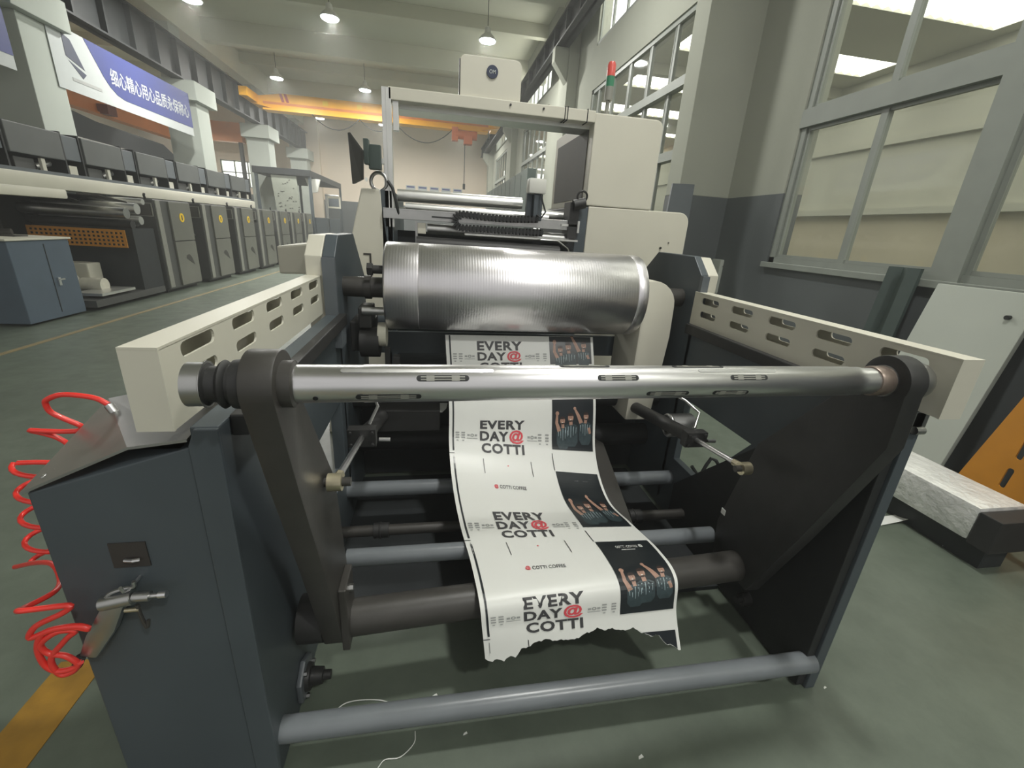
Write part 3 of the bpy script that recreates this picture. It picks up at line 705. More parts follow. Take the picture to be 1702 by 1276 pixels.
build(MB().cyl((-.44, 2.75, .98), (1.37, 2.75, .98), .06, 32), 'web_roller', 'slate_dark', us, smooth=True)
build(MB().box((-.44, 2.50, .84), (1.37, 2.53, .965)), 'web_table', 'slate_dark', us)
build(MB().box((-.44, 1.42, .0), (1.33, 2.5, .02)), 'drip_pan', 'dark', us)

# ================================================================== AIR SHAFT (lies on the arms)
A0 = Vector((-.462, .835, 1.247)); A1 = Vector((1.335, .945, 1.222)); AD = (A1 - A0).normalized(); AL = (A1 - A0).length
ash = thing('air_shaft', 'long polished steel expanding shaft lying across the two swing arms', 'shaft', ((A0.x + A1.x) / 2, .89, 1.20))
def axp(x): return A0 + AD * ((x - A0.x) / AD.x)
def shl(x0, x1, prof, name, m, par=ash):
    a = axp(x0); L = (axp(x1) - a).length
    return build(MB().lathe(a, AD, [(t * L, r) for t, r in prof], 56), name, m, par, smooth=True)
R0 = .0375
body = shl(-.285, 1.165, [(0, R0 - .001), (.004, R0), (.10, R0), (.101, R0 + .001), (.945, R0 + .001), (.946, R0), (.97, R0), (.971, R0 - .002), (1, R0 - .002)], 'shaft_tube', 'steel')
shl(-.300, -.262, [(0, .046), (.9, .046), (.95, .043), (1, .039)], 'arm_collar', 'arm')
shl(-.45, -.413, [(0, .026), (.12, .036), (.14, .041), (.9, .041), (.95, .044), (1, .044)], 'end_ring', 'steel_mid')
shl(-.413, -.345, [(0, .040), (.05, .034), (.3, .034), (.34, .042), (.42, .046), (.5, .042), (.54, .037), (.62, .037), (.66, .046), (1, .048)], 'end_journal', 'black')
shl(1.207, 1.216, [(0, .043), (1, .043)], 'arm_collar', 'steel_mid')
shl(1.165, 1.207, [(0, .0385), (.1, .041), (.9, .041), (1, .039)], 'right_sleeve', mat('rusty_steel', s(140, 126, 116), .4, .6, var=.15, scale=30))
shl(1.28, 1.345, [(0, .052), (.5, .056), (.85, .05), (1, .03)], 'right_knob', 'steel_mid')
u_ = AD.orthogonal().normalized()
ez = (Vector((0, 0, 1)) - AD * AD.z).normalized(); ey = AD.cross(ez)     # ey points away (+y) or toward; check sign
if ey.y > 0: ey = -ey
def slot(xc, L, ang, h, name_par, deep=True):
    """expanding leaf set in the shaft at angle ang above the camera side"""
    c = axp(xc); rr = R0 + .0012
    def fn(a, b, cc):
        th = ang + b / rr
        return c + AD * a + (ey * math.cos(th) + ez * math.sin(th)) * (rr + cc)
    o1 = build(MB().plate(capsule(0, 0, L, h), [], .0012, fn), 'slot_recess', 'rubber' if deep else 'steel_mid', name_par)
    if deep:
        k = MB()
        for bb in (-h * .2, h * .2):
            k.plate([(-L * .42, bb - .0012), (L * .42, bb - .0012), (L * .42, bb + .0012), (-L * .42, bb + .0012)], [], .0022, fn)
        for aa in (-L * .24, L * .24):
            k.plate([(aa - .008, -h * .42), (aa + .008, -h * .42), (aa + .008, h * .42), (aa - .008, h * .42)], [], .0030, fn)
        build(k, 'expanding_leaf', 'unit_strip', o1)
def ang_at(px, py):      # angle on the shaft of a surface point seen at that pixel row
    best = None
    for d in range(-80, 130, 2):
        th = math.radians(d)
        y = None
    return 0
for xc, L in ((.015, .105), (.40, .10), (.745, .105)):
    slot(xc, L, math.radians(34), .013, body)
for xc, L in ((-.09, .125), (.53, .11), (.70, .10)):
    slot(xc, L, math.radians(-24), .012, body)
slot(-.03, .30, math.radians(60), .010, body, False); slot(.72, .22, math.radians(62), .010, body, False)
slot(.33, .12, math.radians(88), .010, body); slot(.62, .14, math.radians(88), .010, body)
build(MB().cyl(axp(-.225) + (ey * math.cos(-.5) + ez * math.sin(-.5)) * (R0 - .003), axp(-.225) + (ey * math.cos(-.5) + ez * math.sin(-.5)) * (R0 + .0012), .005, 12), 'screw_hole', 'rubber', body)
tm = text_mesh('743', 0, 2)
c0 = axp(-.215)
build(MB().mesh(tm, lambda a, b: c0 + AD * (a * .03) + (ey * math.cos(.42 + b * .008 / R0) + ez * math.sin(.42 + b * .008 / R0)) * (R0 + .0008)), 'stamped_number', 'arm', body) if False else None

# ================================================================== PRINTED PAPER WEB
PLc = np.array([[0.055,2.25,1.013],[0.074,2.09,0.69],[0.074,1.985,0.50],[0.087,1.78,0.39],[0.108,1.53,0.365],[0.132,1.30,0.385],[0.147,1.11,0.385],[0.157,1.055,0.30],[0.168,1.02,0.20]])
PRc = np.array([[0.868,2.25,1.018],[0.869,2.09,0.703],[0.868,1.985,0.425],[0.869,1.76,0.30],[0.872,1.5,0.345],[0.872,1.26,0.402],[0.869,1.12,0.400],[0.861,1.07,0.29],[0.866,1.0,0.17]])
def crv(P, t):
    n = len(P) - 1; t = max(0, min(n - 1e-6, t)); i = int(t); f = t - i
    p1, p2 = P[i], P[i + 1]; p0 = P[i - 1] if i > 0 else 2 * p1 - p2; p3 = P[i + 2] if i + 2 <= n else 2 * p2 - p1
    return .5 * ((2 * p1) + (-p0 + p2) * f + (2 * p0 - 5 * p1 + 4 * p2 - p3) * f * f + (-p0 + 3 * p1 - 3 * p2 + p3) * f ** 3)
_ts = np.linspace(0, 8, 801); _mid = np.array([.5 * (crv(PLc, t) + crv(PRc, t)) for t in _ts])
_vs = np.r_[0, np.cumsum(np.linalg.norm(np.diff(_mid, axis=0), axis=1))]; VEND = _vs[-1]
def Sf(u, v):
    t = np.interp(v, _vs, _ts); a, b = crv(PLc, t), crv(PRc, t); return a + (b - a) * u
def Soff(u, v, h):
    p = Sf(u, v); du = Sf(min(u + .01, 1.0), v) - Sf(max(u - .01, 0), v); dv = Sf(u, min(v + .01, VEND)) - Sf(u, max(0, v - .01))
    n = np.cross(dv, du); n /= np.linalg.norm(n)
    if n[2] < -.2 or (abs(n[2]) <= .2 and n[1] > 0): n = -n
    return Vector(p + n * h)
PP = [-.3, 0, .25, 1, 1.25, 1.67, 2, 2.25, 2.67, 3, 3.25, 3.4, 4]; PV = [-.10, .059, .165, .479, .612, .84, 1.061, 1.194, 1.423, 1.555, 1.636, 1.69, 1.85]
def pv(p): return float(np.interp(p, PP, PV))
TE = [(0, 1.738), (.03, 1.752), (.06, 1.742), (.088, 1.75), (.12, 1.735), (.15, 1.738), (.175, 1.712), (.22, 1.702), (.26, 1.688), (.3, 1.684), (.36, 1.692), (.41, 1.690), (.438, 1.695), (.48, 1.683), (.525, 1.673), (.57, 1.664), (.61, 1.672), (.65, 1.669), (.70, 1.680), (.75, 1.673), (.8, 1.690), (.84, 1.704), (.88, 1.700), (.92, 1.728), (.96, 1.738), (1, 1.75)]
def vend(u): return float(np.interp(u, [a for a, _ in TE], [b for _, b in TE])) + .0022 * math.sin(u * 97) + .0015 * math.sin(u * 231)
web = thing('printed_paper_web', 'white printed paper web hanging from the chromed drum, torn at its lower end', 'paper', tuple(Sf(.5, VEND - .1)))
pm = MB(); NU, NV = 90, 260; grid = []
for i in range(NU + 1):
    u = i / NU; ve = vend(u)
    grid.append([(pm.bm.verts.new(Soff(u, ve * j / NV, .0)), pm.bm.verts.new(Soff(u, ve * j / NV, -.0006))) for j in range(NV + 1)])
for i in range(NU):
    for j in range(NV):
        for k in (0, 1): pm.bm.faces.new([grid[i][j][k], grid[i + 1][j][k], grid[i + 1][j + 1][k], grid[i][j + 1][k]])
    for j in (0, NV): pm.bm.faces.new([grid[i][j][0], grid[i + 1][j][0], grid[i + 1][j][1], grid[i][j][1]])
for i in (0, NU):
    for j in range(NV): pm.bm.faces.new([grid[i][j][0], grid[i][j + 1][0], grid[i][j + 1][1], grid[i][j][1]])
sheet = build(pm, 'paper_sheet', 'paper', web, smooth=True)
HW = .0020
def patch(mb, poly, h=HW, nu=14, nvv=20):
    """quad (u0,p0,u1,p1) of print laid on the web"""
    u0, p0, u1, p1 = poly; v0, v1 = max(pv(p0), .002), pv(p1)
    g = [[mb.bm.verts.new(Soff(u0 + (u1 - u0) * i / nu, min(v0 + (v1 - v0) * j / nvv, vend(u0 + (u1 - u0) * i / nu) - .002), h)) for j in range(nvv + 1)] for i in range(nu + 1)]
    for i in range(nu):
        for j in range(nvv): mb.bm.faces.new([g[i][j], g[i + 1][j], g[i + 1][j + 1], g[i][j + 1]])
def vmap(uc, pc, w, h, hh=HW):      # text box centred at u,p with width in u and height in p
    def fn(a, b):
        u = uc + a * w; p = pc - b * h; return Soff(u, min(pv(p), vend(u) - .001), hh)
    return fn
T_every, T_day, T_cotti, T_at, T_cc = (text_mesh(x, o, 3, sp) for x, o, sp in (('EVERY', .036, 1.1), ('DAY', .036, 1.1), ('COTTI', .036, 1.12), ('@', .03, 1), ('COTTI COFFEE', .012, 1.05)))

def people(par, p0):
    """three cheering figures of the print, as flat shapes in the u,p plane (unit: u; p is scaled by K)"""
    K = 1.5
    sk, sd, st_, hr, tr = MB(), MB(), MB(), MB(), MB()
    def lay(mb, pts, h):
        t = bmesh.new()
        f = t.faces.new([t.verts.new((u, p, 0)) for u, p in pts]); bmesh.ops.triangulate(t, faces=[f])
        for _ in range(6):      # fine enough to follow the curl of the paper
            es = [e for e in t.edges if e.calc_length() > .028]
            if not es: break
            bmesh.ops.subdivide_edges(t, edges=es, cuts=1); bmesh.ops.triangulate(t, faces=[q for q in t.faces if len(q.verts) > 3])
        vm = {v: mb.bm.verts.new(Soff(v.co.x, min(pv(p0 + v.co.y * K), vend(v.co.x) - .002), HW + h)) for v in t.verts}
        for q in t.faces:
            try: mb.bm.faces.new([vm[v] for v in q.verts])
            except ValueError: pass
        t.free()
    def ell(mb, u, p, ru, rp, h, a0=0, a1=360, n=14):
        lay(mb, [(u + ru * math.cos(math.radians(a0 + (a1 - a0) * i / n)), p + rp * math.sin(math.radians(a0 + (a1 - a0) * i / n))) for i in range(n)], h)
    def limb(mb, pts, h):       # tapered: (u, p, half width)
        for (a, b, w0), (c, d, w1) in zip(pts, pts[1:]):
            L = math.hypot(c - a, d - b); nx, ny = (d - b) / L, -(c - a) / L
            lay(mb, [(a - nx * w0, b - ny * w0), (a + nx * w0, b + ny * w0), (c + nx * w1, d + ny * w1), (c - nx * w1, d - ny * w1)], h)
        for (a, b, w0) in pts[1:-1]: ell(mb, a, b, w0, w0, h + .00002)
    for u, dp, k, tilt in ((.768, .012, 1.28, -.004), (.824, -.012, 1.45, -.003), (.926, -.022, 1.28, .005)):
        top = dp + .026 * k
        lay(sd, [(u - .034 * k, top + .028), (u - .016 * k, top + .012), (u + .016 * k, top + .012), (u + .034 * k, top + .028), (u + .034 * k, top + .12), (u + .02 * k, top + .15), (u - .02 * k, top + .15), (u - .034 * k, top + .12)], .0002)
        for j in (-2, -1, 0, 1, 2): lay(st_, [(u + j * .013 * k - .003, top + .024 + abs(j) * .005), (u + j * .013 * k + .003, top + .024 + abs(j) * .005), (u + j * .012 * k + .0012, top + .095 - abs(j) * .012), (u + j * .012 * k - .0012, top + .095 - abs(j) * .012)], .0004)
        limb(sk, [(u, top + .02, .008 * k), (u + tilt * .5, top - .006, .008 * k)], .0005)
        ell(sk, u + tilt, dp, .0135 * k, .024 * k, .0006)
        ell(hr, u + tilt - .001, dp - .012 * k, .0142 * k, .014 * k, .0007, 180, 365)
        lay(hr, [(u + tilt - .0135 * k, dp - .013 * k), (u + tilt + .0135 * k, dp - .013 * k), (u + tilt + .0105 * k, dp - .0085 * k), (u + tilt - .0105 * k, dp - .0085 * k)], .0007)
        ell(hr, u + tilt, dp + .013 * k, .0095 * k, .0095 * k, .0008, 0, 180)
        for e in (-.0045, .0045): ell(hr, u + tilt + e * k, dp - .002 * k, .002 * k, .0016 * k, .0009, n=6)
        ell(tr, u + tilt, dp + .0105 * k, .004 * k, .0022 * k, .0010, n=8)
    limb(sk, [(.742, .085, .013), (.722, .03, .010), (.725, -.035, .007)], .0005); ell(sk, .726, -.046, .0125, .017, .0006)
    limb(sk, [(.897, .030, .014), (.874, -.030, .011), (.852, -.075, .007)], .0005); ell(sk, .849, -.085, .0095, .013, .0006)
    limb(sk, [(.952, .06, .010), (.962, .095, .008)], .0005)
    build(sd, 'printed_shirts', 'shirt_dark', par); build(st_, 'shirt_stripes', 'shirt', par)
    build(sk, 'printed_faces_and_arms', 'skin', par); build(hr, 'printed_hair', 'hair', par); build(tr, 'printed_smiles', 'paper', par)
for k in range(4):
    uc = .352
    let = MB(); let.mesh(T_every, vmap(uc, k + .0, .30, .104)); let.mesh(T_day, vmap(uc - .056, k + .127, .19, .104)); let.mesh(T_cotti, vmap(uc, k + .255, .285, .104))
    sl = build(let, 'printed_slogan', 'ink', web)
    red = MB(); red.mesh(T_at, vmap(uc + .094, k + .128, .098, .14)); build(red, 'red_at_sign', 'ink_red', sl, label='red at sign')
    for side, us_ in ((0, (.055, .092)), (1, (.605, .655))):
        lite = MB()
        for uu in us_:
            for q in range(3): patch(lite, (uu - .012, k + .09 + q * .028, uu + .012, k + .104 + q * .028), nu=2, nvv=1)
            patch(lite, (uu - .006, k + .18, uu + .006, k + .19), nu=2, nvv=1)
        build(lite, 'small_icons', 'ink_light', web)
    for uu in (.15, .552):
        lite = MB()
        for dx in (-.024, .024): patch(lite, (uu + dx - .008, k + .115, uu + dx + .008, k + .135), nu=2, nvv=1)
        rg = [[lite.bm.verts.new(Soff(uu + r * math.cos(t), min(pv(k + .125 + r * 1.5 * math.sin(t)), 1.66), HW)) for t in [2 * math.pi * i / 14 for i in range(14)]] for r in (.006, .012)]
        for i in range(14): lite.bm.faces.new([rg[0][i], rg[0][(i + 1) % 14], rg[1][(i + 1) % 14], rg[1][i]])
        patch(lite, (uu - .034, k + .155, uu + .034, k + .161), nu=3, nvv=1)
        build(lite, 'small_round_icons', 'ink_light', web)
    for uu in (.212, .528):
        ln = MB(); patch(ln, (uu, k + .37, uu + .004, min(k + .53, 3.48)), nu=1, nvv=6); build(ln, 'fold_mark', 'ink', web)
    if k < 3:
        d = MB(); patch(d, (.368, k + .425, .376, k + .437), nu=1, nvv=1); build(d, 'red_dot', 'ink_red', web)
    if k in (1, 2):
        cc = MB(); cc.mesh(T_cc, vmap(.378, k + .67, .17, .036)); o = build(cc, 'printed_small_name', 'ink', web)
        rr_ = MB(); rr_.mesh(T_at, vmap(.272, k + .67, .026, .044)); build(rr_, 'small_red_sign', 'ink_red', o)
for k in range(4):
    for a, b in ((-.62, .30),):
        bb_ = MB(); patch(bb_, (.022, max(k + a, -.2), .032, min(k + b, 3.5)), nu=1, nvv=16)
        patch(bb_, (.0, k + .325, .032, k + .333), nu=1, nvv=1); build(bb_, 'registration_bar', 'ink_black', web)
    tk = MB(); patch(tk, (.024, k + .36, .028, k + .50), nu=1, nvv=4); build(tk, 'registration_tick', 'ink_light', web)
photo_rows = ((-.2, .23, .02), (.45, 1.23, .93), (1.45, 2.17, 1.84), (2.41, 3.22, 2.86), (3.4, 3.7, None))
for i, (a, b, row) in enumerate(photo_rows):
    o = MB(); patch(o, (.69, a, .982, b), nu=16, nvv=26); o = build(o, 'printed_photo', 'ink_black', web, label='dark printed photo of three cheering men in striped shirts' if row is not None else 'torn dark printed photo')
    if row is not None: people(o, row)
    if i in (2, 3):
        wt = MB(); hr_ = a + .08
        wt.mesh(T_cc, vmap(.838, hr_, .12, .028)); patch(wt, (.80, hr_ + .035, .875, hr_ + .041), nu=2, nvv=1)
        wt.mesh(T_at, vmap(.918, hr_ - .005, .022, .04)); build(wt, 'white_heading', 'paper', o)
for a in (.27, 1.27, 2.23):
    e = MB(); patch(e, (.683, a + .0, .688, a + .17), nu=1, nvv=5); build(e, 'edge_mark', 'ink_black', web)

# second sheet lying deeper inside, seen left of the web
q = [at('z', .60, 645, 676), at('z', .60, 745, 668), at('z', .60, 742, 680), at('z', .60, 735, 687), at('z', .60, 690, 684)]
o = build(MB().prism([Vector((v.x, v.y, .606)) for v in q], (0, 0, .002)), 'paper_scrap', 'paper')
tag(o, 'white printed paper piece lying on the dark edge guide behind the shaft', 'paper')

# ================================================================== MAIN MACHINE BEHIND THE DRUM
mm = thing('printing_machine', 'cream and grey printing machine standing behind the chromed drum', 'machine', (.5, 3.8, 0))
Y = 3.2
def Py(px, py, y=Y): return at('y', y, px, py)
lc = [Py(600, 312), Py(632, 314), Py(657, 470), Vector((-.33, Y, 0)), Vector((-.80, Y, 0)), Vector((-.66, Y, 1.02))]
build(MB().prism(lc, (0, .12, 0)), 'left_cover', 'cream', mm, bevel=.01)
build(MB().prism([Py(604, 420) + Vector((0, -.003, 0)), Py(617, 421) + Vector((0, -.003, 0)), Py(619, 462) + Vector((0, -.003, 0)), Py(616, 462) + Vector((0, -.003, 0)), Py(614, 424) + Vector((0, -.003, 0)), Py(604, 423) + Vector((0, -.003, 0))], (0, .004, 0)), 'cover_seam', 'arm', mm)
build(MB().box((-.35, Y, 0), (-.275, Y + 1.1, 1.75)), 'side_frame', 'slate_dark', mm, bevel=.005)
build(MB().box((1.0, Y, 0), (1.08, Y + 1.1, 1.74)), 'side_frame', 'slate_dark', mm, bevel=.005)
build(MB().torus((-.36, Y + .02, 1.795), (.3, 1, 0), .055, .012).cyl((-.36, Y + .02, 1.72), (-.36, Y + .02, 1.745), .02, 12), 'lifting_eye', 'steel_mid', mm, smooth=True)
# lower right panel with rounded corner
o = [(1.082, 0), (1.082, 1.745)] + [(1.80 + .075 * math.sin(t), 1.675 + .075 * math.cos(t)) for t in [math.radians(a) for a in range(0, 91, 15)]] + [(1.875, 1.3), (1.80, 0)]
build(MB().prism([(a, Y, b) for a, b in o], (0, .9, 0)), 'lower_housing', 'cream', mm, bevel=.008)
p = Py(1097, 412); build(MB().cyl((p.x, Y - .012, p.z), (p.x, Y, p.z), .008, 10).cyl((p.x + .06, Y - .006, p.z + .04), (p.x + .06, Y, p.z + .04), .005, 10), 'knob', 'black', mm)
# tall cabinet with dark opening
o = [(1.058, 1.75), (1.058, 2.325)] + [(1.50 + .055 * math.sin(t), 2.27 + .055 * math.cos(t)) for t in [math.radians(a) for a in range(0, 91, 15)]] + [(1.555, 1.75)]
tc = build(MB().prism([(a, Y, b) for a, b in o], (0, 1.0, 0)), 'tall_cabinet', 'cream', mm, bevel=.008)
build(MB().box((1.052, Y + .10, 1.80), (1.0585, Y + .90, 2.24)), 'dark_window', 'lens', tc)
build(MB().box((1.10, Y + .15, 2.325), (1.25, Y + .30, 2.345)), 'top_flange', 'cream', tc)
# beacon
bc = build(MB().cyl((1.16, Y + .08, 2.325), (1.16, Y + .08, 2.42), .014, 16).cyl((1.16, Y + .08, 2.42), (1.16, Y + .08, 2.50), .028, 20), 'beacon', 'unit_strip', mm, smooth=True)
build(MB().cyl((1.16, Y + .08, 2.50), (1.16, Y + .08, 2.56), .028, 20), 'green_light', 'green_lens', bc, smooth=True)
build(MB().lathe((1.16, Y + .08, 2.56), (0, 0, 1), [(0, .028), (.065, .028), (.082, .02), (.088, .004)], 20), 'red_light', 'red_lens', bc, smooth=True)
# gantry
gz = 2.30
bm_ = MB().box((-.285, Y, gz - .035), (1.06, Y + .09, gz + .035)); build(bm_, 'gantry_beam', 'cream', mm, bevel=.005)
build(MB().box((-.24, Y + .1, gz - .06), (1.06, Y + .30, gz - .02)), 'light_tray', 'alu', mm, bevel=.004)
for xx in (.48, .70): build(MB().cyl((xx, Y - .008, gz + .01), (xx, Y, gz + .01), .007, 10), 'screw', 'black', mm)
for xx in (.845, .862, 1.0): build(MB().box((xx, Y - .004, gz - .04), (xx + .005, Y + .094, gz + .04)), 'cable_tie', 'rubber', mm)
pst = MB().box((-.325, Y, 1.52), (-.268, Y + .055, gz + .03)); pst.box((-.300, Y - .004, 1.52), (-.293, Y, gz + .03))
build(pst, 'gantry_post', 'alu', mm, bevel=.003)
build(MB().box((-.262, Y + .02, 2.10), (-.225, Y + .06, 2.27)), 'post_bracket', 'alu', mm, bevel=.004)
build(MB().tube([Vector((-.30, Y - .02, 1.80)), Vector((-.27, Y - .04, 1.76)), Vector((-.25, Y - .04, 1.68)), Vector((-.235, Y - .02, 1.60))], .010, 8), 'cable', 'rubber', mm, smooth=True)
# board with round badge
o = [(.155, 2.335), (.155, 2.50)] + [(.505 + .04 * math.sin(t), 2.52 + .04 * math.cos(t)) for t in [math.radians(a) for a in range(0, 91, 15)]] + [(.545, 2.335)]
o = [(.155, 2.335), (.155, 2.533), (.175, 2.558)] + o[2:]
hd = build(MB().prism([(a, Y + .02, b) for a, b in o], (0, .04, 0)), 'head_board', 'cream', mm, bevel=.003)
p = Py(819, 118)
build(MB().cyl((p.x, Y + .012, p.z), (p.x, Y + .02, p.z), .036, 40), 'round_badge', 'navy', hd, smooth=True)
build(MB().mesh(text_mesh('OM', .01), lambda a, b: (p.x + a * .040, Y + .011, p.z + b * .022)), 'badge_letters', 'banner_white', hd)
build(MB().box((.148, Y + .01, 2.335), (.155, Y + .06, 2.53)), 'board_edge', 'arm', hd)
# rollers and cross members
build(MB().cyl((-.26, Y + .25, 1.735), (.64, Y + .25, 1.74), .042, 32), 'guide_roller', 'alu', mm, smooth=True)
build(MB().cyl((.70, Y + .2, 1.68), (1.0, Y + .2, 1.67), .032, 32), 'guide_roller', 'alu', mm, smooth=True)
build(MB().cyl((-.20, Y + .12, 1.66), (.82, Y + .12, 1.65), .026, 32), 'guide_roller', 'alu', mm, smooth=True)
build(MB().cyl((-.26, Y + .30, 1.63), (.98, Y + .30, 1.62), .03, 32), 'guide_roller', 'steel_mid', mm, smooth=True)
cp = MB().box((-.335, Y - .03, 1.575), (1.02, Y - .02, 1.635)); cp.box((-.335, Y - .03, 1.63), (1.02, Y + .06, 1.64))
build(cp, 'cross_plate', 'steel_mid', mm, bevel=.002)
for xx, ww in ((-.02, .14), (.12, .06)): build(MB().box((xx, Y - .034, 1.597), (xx + ww, Y - .03, 1.607)), 'plate_slot', 'rubber', mm)
build(MB().box((-.31, Y + .0, 1.30), (-.28, Y + .03, 1.57)).box((-.31, Y, 1.36), (-.12, Y + .03, 1.375)).box((-.13, Y, 1.36), (-.115, Y + .03, 1.57)), 'small_frame', 'steel_mid', mm)
build(MB().cyl((-.05, Y + .02, 1.525), (.95, Y + .02, 1.515), .035, 32), 'guide_roller', 'steel_mid', mm, smooth=True)
build(MB().box((-.115, Y - .01, 1.49), (-.06, Y + .05, 1.56)), 'bearing_block', 'cream', mm, bevel=.004)
build(MB().cyl((-.12, Y - .10, 1.42), (.86, Y - .10, 1.41), .055, 40), 'rubber_roller', 'black', mm, smooth=True)
build(MB().cyl((-.25, Y + .2, 1.30), (1.0, Y + .2, 1.30), .10, 40), 'rubber_roller', 'black', mm, smooth=True)
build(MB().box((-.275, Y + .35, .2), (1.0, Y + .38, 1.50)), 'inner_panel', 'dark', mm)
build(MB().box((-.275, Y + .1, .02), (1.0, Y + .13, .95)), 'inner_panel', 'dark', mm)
# energy chain: a flattened U of black links
ch = MB(); xr, xl = .70, .175; zt_, zb_ = 1.632, 1.545; yc = Y - .085
path = []
for i in range(22): path.append((xr - (xr - xl) * i / 21, zt_ - .012 * math.sin(i / 21 * 3.1)))
rr = (zt_ - zb_) / 2
for i in range(1, 8): path.append((xl - rr * math.sin(math.pi * i / 8), (zt_ + zb_) / 2 + rr * math.cos(math.pi * i / 8)))
for i in range(24): path.append((xl + (xr + .04 - xl) * i / 23, zb_))
for (a, b), (c, d) in zip(path, path[1:]):
    e = (Vector((c, 0, d)) - Vector((a, 0, b))); L = e.length; e.normalize()
    A = Vector((a, yc, b)); B = Vector((c, yc, d))
    ch.bar(A + e * L * .02, B - e * L * .02, .05, .026, up=(-e.z, 0, e.x))
    ch.bar(A + e * L * .25, B - e * L * .25, .056, .046, up=(-e.z, 0, e.x))
build(ch, 'cable_chain', 'rubber', mm)
build(MB().box((.20, yc + .0, 1.50), (1.0, yc + .06, 1.512)), 'chain_tray', 'alu', mm)
# sensor head
sn = build(MB().box((.66, Y - .10, 1.62), (.72, Y - .02, 1.79)).box((.62, Y - .05, 1.64), (.66, Y, 1.84)), 'sensor_stand', 'slate_dark', mm, bevel=.006)
build(MB().box((.615, Y - .12, 1.79), (.735, Y - .02, 1.885)), 'sensor_head', 'white_plastic', sn, bevel=.015, smooth=True)
build(MB().tube([Vector((.70, Y - .12, 1.79)), Vector((.71, Y - .14, 1.74)), Vector((.735, Y - .14, 1.68)), Vector((.71, Y - .13, 1.64)), Vector((.68, Y - .12, 1.66))], .006, 8), 'sensor_cable', 'rubber', sn, smooth=True)
# dark fittings at the right
build(MB().box((.93, Y - .05, 1.52), (1.0, Y + .1, 1.76)).cyl((.95, Y - .06, 1.74), (1.03, Y - .06, 1.76), .035, 16).torus((1.01, Y - .05, 1.80), (0, 1, .2), .035, .007), 'tension_unit', 'black', mm, smooth=True)
build(MB().box((.88, Y - .05, 1.60), (1.0, Y - .04, 1.615)).box((.995, Y - .06, 1.56), (1.01, Y - .03, 1.64)), 'end_bracket', 'alu', mm)
build(MB().tube([(.72, Y - .12, 1.50), (.84, Y - .13, 1.50), (.92, Y - .12, 1.45), (.95, Y - .1, 1.39)], .008, 8), 'hose', 'steel_mid', mm, smooth=True)
# monitor on its bracket, seen almost from behind
mo = MB(); q = [Py(582, 219, Y), Py(612, 258, Y + .0), Py(612, 303, Y), Py(590, 306, Y)]
mo.prism([q[0], q[1] + Vector((0, -.18, 0)), q[2] + Vector((0, -.18, 0)), q[3]], (-.02, .02, 0))
mon = build(mo, 'monitor', 'unit', mm, bevel=.004)
build(MB().box((-.43, Y - .12, 1.88), (-.40, Y - .05, 2.02)).box((-.41, Y - .06, 1.86), (-.335, Y, 2.0)), 'monitor_bracket', 'green_sheet', mon, bevel=.004)
build(MB().box((-.345, Y - .02, 1.90), (-.32, Y + .03, 1.93)), 'bracket_arm', 'alu', mon)
p = Py(609, 298, Y - .19); build(MB().prism([p + Vector((-.012, 0, 0)), p + Vector((0, 0, -.014)), p + Vector((.012, 0, 0)), p + Vector((0, 0, .014))], (0, -.003, 0)), 'white_tag', 'paper', mon)

# ================================================================== AIR HOSE AND BLOW GUN
hs = thing('coiled_air_hose', 'bright red coiled air hose hanging beside the slate cabinet', 'hose', (-.85, .95, .75))
YH = .93
hp = [(180, 672), (160, 662), (130, 657), (100, 656), (78, 664), (76, 672), (85, 685), (110, 697), (132, 706), (136, 711), (128, 716), (100, 717), (70, 716), (50, 715), (72, 720), (95, 727), (112, 737), (120, 748), (118, 758), (108, 765), (90, 768), (60, 768), (30, 769)]
path = []
for i, (a, b) in enumerate(hp):
    path.append(at('y', 1.10 + .05 * i / len(hp), a, b))
# the lower coils hang behind the cabinet edge, then show at its left
def coil(z0, z1, turns, cx, cy, r):
    out = []
    n = int(turns * 20)
    for i in range(n + 1):
        t = 2 * math.pi * turns * i / n
        out.append(Vector((cx + r * math.cos(t + math.pi), cy + .6 * r * math.sin(t + math.pi), z0 + (z1 - z0) * i / n)))
    return out
c1 = coil(at('y', 1.15, 30, 770).z, at('y', 1.15, 30, 935).z, 4.0, -.992, 1.15, .052)
c1 = [Vector((p.x - .045 * i / len(c1), p.y, p.z)) for i, p in enumerate(c1)]
low = [(25, 942), (60, 935), (88, 938), (100, 965), (88, 985), (40, 1010), (30, 1015), (60, 1012), (115, 1006), (105, 1018), (60, 1040), (50, 1060), (90, 1045), (130, 1040), (148, 1045), (120, 1042), (75, 1050), (62, 1075), (75, 1105), (100, 1115), (130, 1105), (110, 1090), (80, 1085), (68, 1070), (95, 1050), (125, 1048), (110, 1062), (85, 1095), (100, 1120), (122, 1115), (134, 1100)]
lowp = [at('y', max(.855, 1.15 - .05 * i), a, b) for i, (a, b) in enumerate(low)]
def smoothp(P, k=4):
    A = np.array([list(p) for p in P]); return [Vector(crv(A, t)) for t in np.linspace(0, len(A) - 1.001, (len(A) - 1) * k + 1)]
build(MB().tube(smoothp(path, 5), .0062, 10), 'upper_hose', 'red_hose', hs, smooth=True)
build(MB().tube(c1, .0062, 10), 'hose_coils', 'red_hose', hs, smooth=True)
build(MB().tube(smoothp(lowp, 5), .0062, 10), 'lower_hose', 'red_hose', hs, smooth=True)
a = at('y', 1.10, 181, 673); b = at('y', 1.08, 218, 718)
